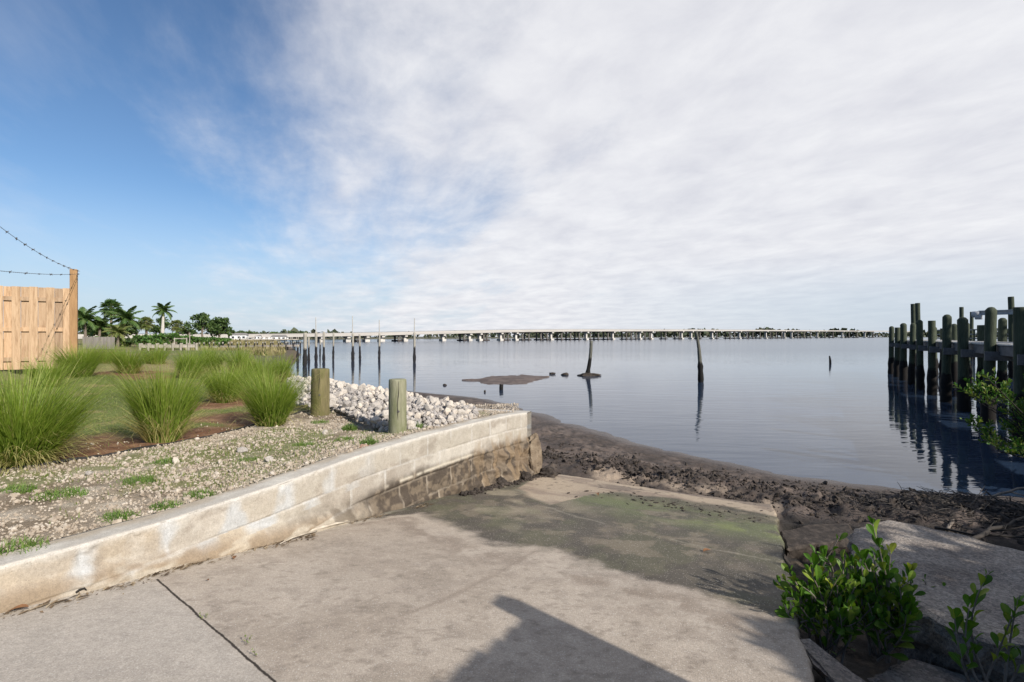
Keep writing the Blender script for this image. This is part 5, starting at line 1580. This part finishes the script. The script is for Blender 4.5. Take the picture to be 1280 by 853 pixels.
b4 = at(1172, 760, .55); shrub(b4, [(-.06, .02, .16, 3, .3), (.03, .0, .13, 3, .3)], 'small sprig poking up between the tall shrub and the sparse one', .06, .036, twigs=False)
# mangrove branches that hang in from the right
mroot = thing('mangrove_bush', (7.75, 7.2, .15), 'mangrove bush leaning in at the right photo edge over the water', 'bush')
sm = MB(); lm = MB()
for i in range(85):
    a_ = rnd.uniform(0, 6.28); q = rnd.random() ** .6 * 1.45; z = rnd.uniform(.15, 1.45)
    q *= (1.0 - .35 * abs(z - .9))
    tip = Vector((math.cos(a_) * q, math.sin(a_) * q * .8, z)); mid_ = Vector((tip.x * .45, tip.y * .45, z * .55 + .05))
    sm.tube([(rnd.uniform(-.1, .1), rnd.uniform(-.1, .1), -.1), mid_, tip], [.014, .009, .004], 6)
    for k in range(5):
        p = mid_.lerp(tip, .45 + .11 * k)
        d_ = (tip - mid_).normalized() * .10 + Vector((rnd.uniform(-.14, .14), rnd.uniform(-.14, .14), rnd.uniform(.02, .16)))
        leafy_stem(sm, lm, p, p + d_, .085, .040, 6, .15, .01, (.05, .95), .003)
sm.build('branches', M['darkwood'], mroot); lm.build('leaves', M['mangrove'], mroot)

# broken concrete
def slab(name, pts, zt, th, mat, label, cat, tilt=None, seed=0, edge=.03, sub=.03):
    """broken slab: polygon pts (x, y) with heights zt per point; rough underside edge"""
    c = Vector((sum(p[0] for p in pts) / len(pts), sum(p[1] for p in pts) / len(pts), 0))
    # densify outline
    out_ = []
    for i in range(len(pts)):
        a = Vector((pts[i][0], pts[i][1], zt[i])); b = Vector((pts[(i + 1) % len(pts)][0], pts[(i + 1) % len(pts)][1], zt[(i + 1) % len(pts)]))
        k = max(1, int((b - a).length / sub))
        out_ += [a.lerp(b, q / k) for q in range(k)]
    n = len(out_); rr = random.Random(seed); arr = np.arange(n)
    j1 = (fbm(arr * .22, arr * 0 + seed, 141, 4) - .5) * 2
    czt = sum(zt) / len(zt); rings = []
    cz = Vector((c.x, c.y, czt))
    for f in (0.0, .12, .3, .5, .7, .85, .95, 1.0):        # top surface rings
        ring = []
        for i, p in enumerate(out_):
            q = cz.lerp(p, f)
            r_ = edge * j1[i] * f
            v = (p - cz); v.z = 0; v.normalize()
            ring.append(q + v * r_ + Vector((0, 0, .012 * (float(vnoise(np.array(q.x * 6), np.array(q.y * 6), 142)) - .5) - (.012 if f == 1.0 else 0))))
        rings.append(ring)
    for g in (.08, .2, .35, .5, .65, .8, 1.0):              # broken sides
        ring = []
        for i, p in enumerate(out_):
            v = (p - cz); v.z = 0; v.normalize()
            w_ = float(fbm(np.array(i * .35), np.array(g * 7.0 + seed), 143, 4)) - .5
            ring.append(p + v * (edge * j1[i] + .13 * w_ + .025 * math.sin(g * 5) - .08 * g) + Vector((0, 0, -th * g)))
        rings.append(ring)
    vs = [v - c for r_ in rings for v in r_]; fs = []
    for k in range(len(rings) - 1):
        for i in range(n):
            fs.append((k * n + i, k * n + (i + 1) % n, (k + 1) * n + (i + 1) % n, (k + 1) * n + i))
    mb = MB(); mb.add(vs, fs); o = mb.build(name, mat, None, False, tuple(c))
    return tag(o, label, cat)
SP = [(1066, 668), (1084, 653), (1110, 650), (1180, 664), (1280, 690), (1400, 722)]
sp = [at(px, py, .72).xy for px, py in SP] + [at(px, py, .66).xy for px, py in ((1500, 800), (1290, 806), (1200, 786), (1120, 744), (1074, 714))]
slab('broken_slab', [tuple(p) for p in sp], [.72, .725, .73, .73, .735, .74, .66, .655, .65, .66, .69], .36, M['rubble'], 'big broken concrete slab lying tilted behind the green shrubs, half in shade', 'concrete slab', seed=3)
q = [at(px, py, .60).xy for px, py in ((994, 803), (1010, 802), (1078, 846), (1090, 870), (1055, 866))]
slab('concrete_shard', [tuple(p) for p in q], [.62, .62, .58, .57, .60], .10, M['rubble'], 'flat concrete shard leaning on the ramp edge below the bushy shrub', 'concrete shard', seed=5, edge=.012)
q = [at(px, py, .42).xy for px, py in ((1090, 842), (1140, 822), (1230, 850), (1330, 900), (1180, 920))]
slab('concrete_shard', [tuple(p) for p in q], [.40, .42, .42, .40, .38], .14, M['rubble'], 'dark concrete shard on the soil at the bottom right photo edge', 'concrete shard', seed=6, edge=.015)
q = [at(px, py, .20).xy for px, py in ((976, 664), (1010, 657), (1062, 655), (1070, 672), (984, 684))]
slab('footing_block', [tuple(p) for p in q], [.20, .215, .21, .20, .19], .34, M['clod'], 'dark muddy concrete footing between the ramp end and the big slab', 'concrete block', seed=8, edge=.03)

# clods of mud and oyster shell strewn past the end of the ramp
src = [rock_mesh('tmp', 180 + k, 1, M['clod'], 7, .3) for k in range(4)]
srcv = [([v.co.copy() for v in m_.vertices], [tuple(f.vertices) for f in m_.polygons]) for m_ in src]
mb = MB(); N = 22000
s_r = np.array([rnd.uniform(5.3, 9.6) for _ in range(N)]); t_r = np.array([rnd.uniform(-.6, 5.6) for _ in range(N)])
xr, yr = xy(s_r, t_r); sdr = shore_dist(xr, yr); zr = mud_height(xr, yr); pat = fbm(xr * 2.2, yr * 2.2, 150, 4); cnt = 0
cen = 6.75 - .12 * t_r
for i in range(N):
    w_ = math.exp(-((s_r[i] - cen[i]) / .52) ** 2) * (.35 + .65 * float(sst(.36, .55, pat[i]))) + .25 * float(sst(.58, .66, pat[i])) * math.exp(-((s_r[i] - 7.3) / .9) ** 2)
    if sdr[i] < .12 or rnd.random() > w_ or cnt > 7000: continue
    if s_r[i] < 5.7 and t_r[i] < RW: continue
    r = min(.055, .007 + .012 * rnd.expovariate(1.0)); cnt += 1; asp = (rnd.uniform(.7, 1.7), rnd.uniform(.6, 1.2), rnd.uniform(.35, .9))
    vsx, fsx = rnd.choice(srcv); q = Quaternion((rnd.gauss(0, 1), rnd.gauss(0, 1), rnd.gauss(0, 1), rnd.gauss(0, 1))).normalized()
    mb.add([Vector((xr[i], yr[i], zr[i] + r * .15)) + q @ Vector((v.x * r * asp[0], v.y * r * asp[1], v.z * r * asp[2])) for v in vsx], fsx)
for i in range(70):                                     # scraps washed onto the foot of the slab
    s0 = rnd.gauss(4.85, .18); t0 = rnd.uniform(.9, 3.0)
    if s0 > 5.7: continue
    x, y = xy(s0, t0); r = rnd.uniform(.006, .018); vsx, fsx = rnd.choice(srcv)
    q = Quaternion((rnd.gauss(0, 1), 0, 0, rnd.gauss(0, 1))).normalized()
    mb.add([Vector((x, y, float(ramp_z(s0)) + r * .3)) + q @ Vector((v.x * r * 2, v.y * r, v.z * r * .7)) for v in vsx], fsx)
for i in range(420):                                    # along the wall foot
    s0 = rnd.uniform(3.6, 5.9); t0 = .05 + abs(rnd.gauss(0, .07)) + (s0 - 3.6) * .02; x, y = xy(s0, t0); r = rnd.uniform(.008, .03); vsx, fsx = rnd.choice(srcv)
    q = Quaternion((rnd.gauss(0, 1), rnd.gauss(0, 1), 0, rnd.gauss(0, 1))).normalized()
    mb.add([Vector((x, y, float(ramp_z(s0)) + r * .3)) + q @ (v * r) for v in vsx], fsx)
tag(mb.build('mud_clods', M['clod']), 'dark clods of mud and oyster shell strewn past the ramp end', 'mud clods', kind='stuff')
for m_ in src: bpy.data.meshes.remove(m_)
# heap of dead brush by the water
mb = MB()
for i in range(1300):
    p = Vector((4.95 + rnd.gauss(0, .62), 5.5 + rnd.gauss(0, .42), 0)); z = float(mud_height(np.array([p.x]), np.array([p.y]))[0]); p.z = z + rnd.uniform(.0, .05)
    a_ = rnd.uniform(0, 6.28); L_ = rnd.uniform(.05, .22); v = Vector((math.cos(a_), math.sin(a_), rnd.uniform(-.2, .35))) * L_
    mb.tube([p, p + v * .5 + Vector((0, 0, .01)), p + v], [.004, .0035, .002], 4)
tag(mb.build('brush_heap', M['brush']), 'grey heap of dead twigs at the water edge behind the big slab', 'brush heap', kind='stuff')
def branch(pts, r0, r1, mat, label, name='fallen_branch', cat='branch', side=3):
    P = [Vector(p) for p in pts]; Q = []
    for a, b in zip(P[:-1], P[1:]):
        for k in range(5): Q.append(a.lerp(b, k / 5) + Vector((rnd.uniform(-1, 1), rnd.uniform(-1, 1), rnd.uniform(-1, 1))) * r0 * .7)
    Q.append(P[-1]); n = len(Q)
    mb = MB(); mb.tube(Q, [r0 + (r1 - r0) * k / (n - 1) for k in range(n)], 7)
    for s_ in range(side):
        i = rnd.randint(2, n - 2); v = Vector((rnd.uniform(-.3, .3), rnd.uniform(-.3, .3), rnd.uniform(.0, .22))); mb.tube([Q[i], Q[i] + v * .5, Q[i] + v + Vector((0, 0, .03))], [r0 * .5, r0 * .35, r0 * .15], 5)
    return tag(mb.build(name, mat, None, True), label, cat)
branch([at(1183, 662, .30), at(1200, 640, .34), at(1235, 622, .42), at(1300, 606, .55)], .016, .012, M['twig'], 'curved grey branch arching over the brush heap into the water', side=2)
branch([at(1205, 682, .36), at(1240, 662, .38), at(1290, 645, .42), at(1350, 640, .45)], .020, .012, M['darkwood'], 'dark branch crossing the brush heap towards the right photo edge')
branch([at(1222, 634, .10), at(1262, 636, .10), at(1277, 645, .12), at(1330, 648, .14)], .03, .016, M['darkwood'], 'black waterlogged branch lying at the water line below the mangrove')
branch([at(1170, 660, .3), at(1215, 668, .34), at(1270, 672, .36), at(1330, 668, .4)], .012, .008, M['darkwood'], 'thin dark stick low on the brush heap just behind the slab', side=4)

# litter along the wall
mb = MB()
for i in range(900):
    s0 = rnd.uniform(-.6, 3.4); t0 = .055 + abs(rnd.gauss(0, .045)) + .03 * math.sin(s0 * 5); x, y = xy(s0, t0); L_ = rnd.choice((.006, .008, .012, .02, .03)) * rnd.uniform(.6, 1.3)
    if float(vnoise(np.array(s0 * 3.1), np.array(2.0), 160)) < .38: continue
    a_ = rnd.gauss(1.07, .6); v = Vector((math.cos(a_), math.sin(a_), rnd.uniform(-.05, .15))) * L_; p = Vector((x, y, float(ramp_z(s0)) + .006)); w_ = Vector((-v.y, v.x, 0)) * rnd.uniform(.15, .5)
    mb.add([p - v, p + w_, p + v, p - w_ + Vector((0, 0, .004))], [(0, 1, 2, 3)], rnd.random())
tag(mb.build('wall_litter', M['litter']), 'crumbs of dead leaf and grit strewn along the wall foot', 'litter', kind='stuff')
def stick(p0, p1, r, mat, label):
    s0, t0 = st(*p0); z0 = float(ramp_z(s0)) + .012; s1, t1 = st(*p1); z1 = float(ramp_z(s1)) + .012
    mb = MB(); a = Vector((p0[0], p0[1], z0)); b = Vector((p1[0], p1[1], z1))
    mb.tube([a, a.lerp(b, .35) + Vector((0, 0, .010)), a.lerp(b, .7) + Vector((.006, 0, .014)), b], [r, r * 1.1, r * .9, r * .5], 6)
    tag(mb.build('stick', mat, None, True), label, 'stick')
stick(on_ramp(372, 671), on_ramp(437, 654), .010, M['driftwood'], 'pale driftwood stick lying along the middle of the wall foot')
stick(on_ramp(396, 666), on_ramp(350, 682), .006, M['driftwood'], 'thin straw coloured stick beside the pale driftwood stick')
stick(on_ramp(205, 711), on_ramp(238, 703), .006, M['darkwood'], 'dark twig at the wall foot above the ramp joint')
stick(on_ramp(95, 744), on_ramp(108, 741), .005, M['darkwood'], 'short dark twig at the wall foot left of the ramp joint')
def dead_leaf(px, py, label, s=.035):
    p = on_ramp(px, py); s0, t0 = st(*p); mb = MB(); a = rnd.uniform(0, 6.28)
    leaf(mb, Vector((0, 0, .008)), Vector((math.cos(a), math.sin(a), .12)), Vector((0, 0, 1)), s * 1.6, s * .8, .5, .4, .3)
    tag(mb.build('dead_leaf', M['deadleaf'], None, False, (p[0], p[1], float(ramp_z(s0)) + .003)), label, 'leaf')
dead_leaf(9, 768, 'brown dead leaf at the wall foot by the left photo edge', .045)
dead_leaf(258, 727, 'tiny brown leaf on the concrete right of the joint', .014)
dead_leaf(890, 690, 'dark curled leaf on the green stained lower ramp', .05)
dead_leaf(296, 697, 'brown leaf scrap in the dirt at the wall foot', .03)
dead_leaf(748, 621, 'dark flat leaf on the sand at the ramp foot', .06)
def sprig(px, py, label, h):
    p = on_ramp(px, py); s0, t0 = st(*p); root = thing('sprig', (p[0], p[1], float(ramp_z(s0)) - .008), label, 'seedling', 'seedlings in the ramp joint')
    sm = MB(); lm = MB()
    for k in range(2):
        leafy_stem(sm, lm, (0, 0, 0), (rnd.uniform(-.02, .02), rnd.uniform(-.02, .02), h * (1 - .3 * k)), .013, .008, 3, .4, .004, (.3, 1), .0012)
    sm.build('stems', M['twig'], root); lm.build('leaves', M['weed'], root)
sprig(254, 774, 'seedling in the ramp joint nearest the wall', .04)
sprig(307, 807, 'seedling in the ramp joint, middle one of three', .05)
sprig(322, 820, 'seedling in the ramp joint furthest from the wall', .04)

# ================================================================== OUT OF FRAME: WHAT SHADES THE FOREGROUND
sun_h = Vector((0.69, -0.724, 0)); tan_el = math.tan(R(31))
p = on_ramp(630, 747); s0, t0 = st(*p); zs = float(ramp_z(s0))
base_z = 0.80; ptop = base_z + 1.95
Ls = (ptop - zs) / tan_el
post = Vector((p[0], p[1], 0)) + sun_h * Ls
fd = Vector((wd[0], wd[1], 0))
f0 = post - fd * 7.5
shadow_fence((f0.x, f0.y), (post.x - fd.x * .08, post.y - fd.y * .08), base_z, 1.86, 1.95, 'tan wooden board fence along the right side of the lot, behind the camera', plain=True, slope=0.125)
mb = MB()
mb.add([Vector(v) for v in ((9.5, -30, .35), (10.5, 4.5, .30), (14.5, 8.0, .30), (18.5, 12.5, .3), (26, 21.5, .3), (48, 30, .5), (70, -30, .6))], [(0, 1, 2, 3, 4, 5, 6)])
structure(mb.build('right_bank', M['rubble']))
def mangrove_tree(x, y, h, r, label, n=2600):
    broadleaf(Vector((x, y, .5)), h, r, label, 'mangrove', .12, n, .13 if h < 5 else .18, 'mangrove_tree', 'mangroves along the right side of the lot', 12, 'tree', .07 if h < 5 else .14)
mangrove_tree(4.68, -1.0, 3.15, 1.15, 'mangrove right behind the end of the side fence', 6500)
mangrove_tree(6.0, -0.65, 3.15, 1.4, 'mangrove at the right of the slab, second from the side fence', 4200)
mangrove_tree(7.4, -0.1, 3.15, 1.5, 'mangrove third from the side fence', 4200)
mangrove_tree(8.9, 1.6, 3.3, 1.6, 'mangrove on the shore nearest the dock landing', 4000)
mangrove_tree(15.5, 5.0, 6.5, 2.9, 'tall mangrove by the dock landing', 4200)
mangrove_tree(19.5, 9.0, 7.5, 3.1, 'tall mangrove beyond the dock landing', 4200)
mangrove_tree(23.8, 14.0, 8.5, 3.2, 'tall mangrove furthest along the right bank', 4200)
# ================================================================== LIGHT, SKY, CAMERA
SUN_EL = R(31)
trav = Vector((-0.69 * math.cos(SUN_EL), 0.724 * math.cos(SUN_EL), -math.sin(SUN_EL)))
ld = bpy.data.lights.new('sun', 'SUN'); ld.energy = 5.0; ld.angle = R(0.55); ld.color = (1.0, 0.94, 0.86)
lo = bpy.data.objects.new('sun', ld); COL.objects.link(lo)
lo.rotation_euler = trav.to_track_quat('-Z', 'Y').to_euler()

w = bpy.data.worlds.new('World'); scene.world = w; w.use_nodes = True
nt = w.node_tree; nt.nodes.clear()
out = nd(nt, 'OutputWorld'); bg = nd(nt, 'Background')
nt.links.new(bg.outputs[0], out.inputs[0])
sky = nd(nt, 'TexSky', sky_type='NISHITA'); sky.sun_disc = False
sky.sun_elevation = SUN_EL
sky.sun_rotation = math.atan2(-trav.x, -trav.y)
sky.altitude = 0; sky.air_density = 1.0; sky.dust_density = 0.15; sky.ozone_density = 2.2
SKY_STR = 0.079
tc = nd(nt, 'TexCoord'); sep = nd(nt, 'SeparateXYZ'); nt.links.new(tc.outputs['Generated'], sep.inputs[0])
dx, dy, dz = sep.outputs
zz = mth(nt, 'ADD', mth(nt, 'MAXIMUM', dz, 0.0), 0.10)
u = mth(nt, 'DIVIDE', dx, zz); v = mth(nt, 'DIVIDE', dy, zz)
cb = nd(nt, 'CombineXYZ'); nt.links.new(u, cb.inputs[0]); nt.links.new(v, cb.inputs[1])
# cloud layer seen in its own plane; streets run from lower left to upper right
mpr = nd(nt, 'Mapping'); mpr.inputs['Rotation'].default_value = (0, 0, R(-20)); nt.links.new(cb.outputs[0], mpr.inputs['Vector'])
mpa = nd(nt, 'Mapping'); mpa.inputs['Scale'].default_value = (1.0, 0.36, 1)
nt.links.new(mpr.outputs[0], mpa.inputs['Vector'])
wisp = noise_tex(nt, mpa.outputs[0], 1.4, 9, 0.60, 0.2)
mpb = nd(nt, 'Mapping'); mpb.inputs['Location'].default_value = (3.7, 1.9, 0); mpb.inputs['Scale'].default_value = (0.35, 0.35, 1)
nt.links.new(cb.outputs[0], mpb.inputs['Vector'])
mpb2 = nd(nt, 'Mapping'); mpb2.inputs['Scale'].default_value = (1.0, 0.75, 1); mpb2.inputs['Rotation'].default_value = (0, 0, R(35)); nt.links.new(mpr.outputs[0], mpb2.inputs['Vector'])
bign = noise_tex(nt, mpb.outputs[0], 1.0, 5, 0.55, 0.3)
fine = noise_tex(nt, mpb2.outputs[0], 3.2, 8, 0.60, 0.25)
# the sheet covers one side of a line through the zenith
hl = mth(nt, 'SQRT', mth(nt, 'ADD', mth(nt, 'MULTIPLY', dx, dx), mth(nt, 'ADD', mth(nt, 'MULTIPLY', dy, dy), 0.0001)))
az = mth(nt, 'DIVIDE', mth(nt, 'ADD', mth(nt, 'MULTIPLY', dx, math.cos(R(22))), mth(nt, 'MULTIPLY', dy, math.sin(R(22)))), hl)
cov = mth(nt, 'ADD', mth(nt, 'MULTIPLY', az, 1.35), mth(nt, 'MULTIPLY', mth(nt, 'SUBTRACT', wisp.outputs[0], 0.5), 1.75))
cov = mth(nt, 'ADD', cov, mth(nt, 'MULTIPLY', mth(nt, 'SUBTRACT', bign.outputs[0], 0.5), 0.7))
cov = mth(nt, 'ADD', cov, mth(nt, 'MULTIPLY', mth(nt, 'SUBTRACT', fine.outputs[0], 0.5), 0.35))
mr = nd(nt, 'MapRange', interpolation_type='SMOOTHSTEP'); nt.links.new(cov, mr.inputs[0])
mr.inputs[1].default_value = -0.36; mr.inputs[2].default_value = 0.56; mr.inputs[3].default_value = 0.0; mr.inputs[4].default_value = 0.94
# the layer thins out low over the horizon on the right
low = nd(nt, 'MapRange', interpolation_type='SMOOTHSTEP'); nt.links.new(dz, low.inputs[0])
low.inputs[1].default_value = 0.01; low.inputs[2].default_value = 0.16; low.inputs[3].default_value = 0.0; low.inputs[4].default_value = 1.0
lowr = nd(nt, 'MapRange'); nt.links.new(az, lowr.inputs[0])
lowr.inputs[1].default_value = 0.45; lowr.inputs[2].default_value = 0.85; lowr.inputs[3].default_value = 0.0; lowr.inputs[4].default_value = 0.75
thin = mth(nt, 'SUBTRACT', 1.0, mth(nt, 'MULTIPLY', lowr.outputs[0], mth(nt, 'SUBTRACT', 1.0, low.outputs[0])))
# cloud thinned behind the viewer, unseen, to cut ambient light; sun stands clear there
back = nd(nt, 'MapRange', interpolation_type='SMOOTHSTEP'); nt.links.new(dy, back.inputs[0])
back.inputs[1].default_value = -0.45; back.inputs[2].default_value = 0.05; back.inputs[3].default_value = 0.12; back.inputs[4].default_value = 1.0
cir = ramp(nt, wisp.outputs[0], [(0.50, (0, 0, 0)), (0.76, (0.22,) * 3)])
dens = mth(nt, 'MULTIPLY', mth(nt, 'MAXIMUM', mr.outputs[0], cir.outputs[0]), mth(nt, 'MULTIPLY', thin, back.outputs[0]))
shade = ramp(nt, fine.outputs[0], [(0.25, (7.45, 7.5, 8.1)), (0.66, (9.4, 9.4, 9.65))])
haze = nd(nt, 'MapRange', interpolation_type='SMOOTHSTEP'); nt.links.new(dz, haze.inputs[0])
haze.inputs[1].default_value = 0.0; haze.inputs[2].default_value = 0.26; haze.inputs[3].default_value = 0.80; haze.inputs[4].default_value = 0.0
blue = mixc(nt, 1.0, sky.outputs[0], (0.86, 1.02, 1.17), 'MULTIPLY')
base = mixc(nt, haze.outputs[0], blue, (5.6, 6.6, 8.1))
col = mixc(nt, dens, base, shade.outputs[0])
nt.links.new(col, bg.inputs[0]); bg.inputs[1].default_value = SKY_STR

cd = bpy.data.cameras.new('camera'); cam = bpy.data.objects.new('camera', cd); COL.objects.link(cam)
cam.location = (0, 0, E); cam.rotation_euler = (R(90), 0, 0)
cd.sensor_width = 36; cd.lens = 18; cd.shift_y = (HY - 426.5) / 1280.0
cd.clip_start = 0.05; cd.clip_end = 9000
scene.camera = cam
vs = scene.view_settings
vs.view_transform = 'Standard'; vs.look = 'None'; vs.exposure = 0.30; vs.gamma = 1; vs.use_curve_mapping = False
scene.render.engine = 'CYCLES'
scene.cycles.use_denoising = True
scene.cycles.max_bounces = 6; scene.cycles.diffuse_bounces = 3; scene.cycles.transparent_max_bounces = 8
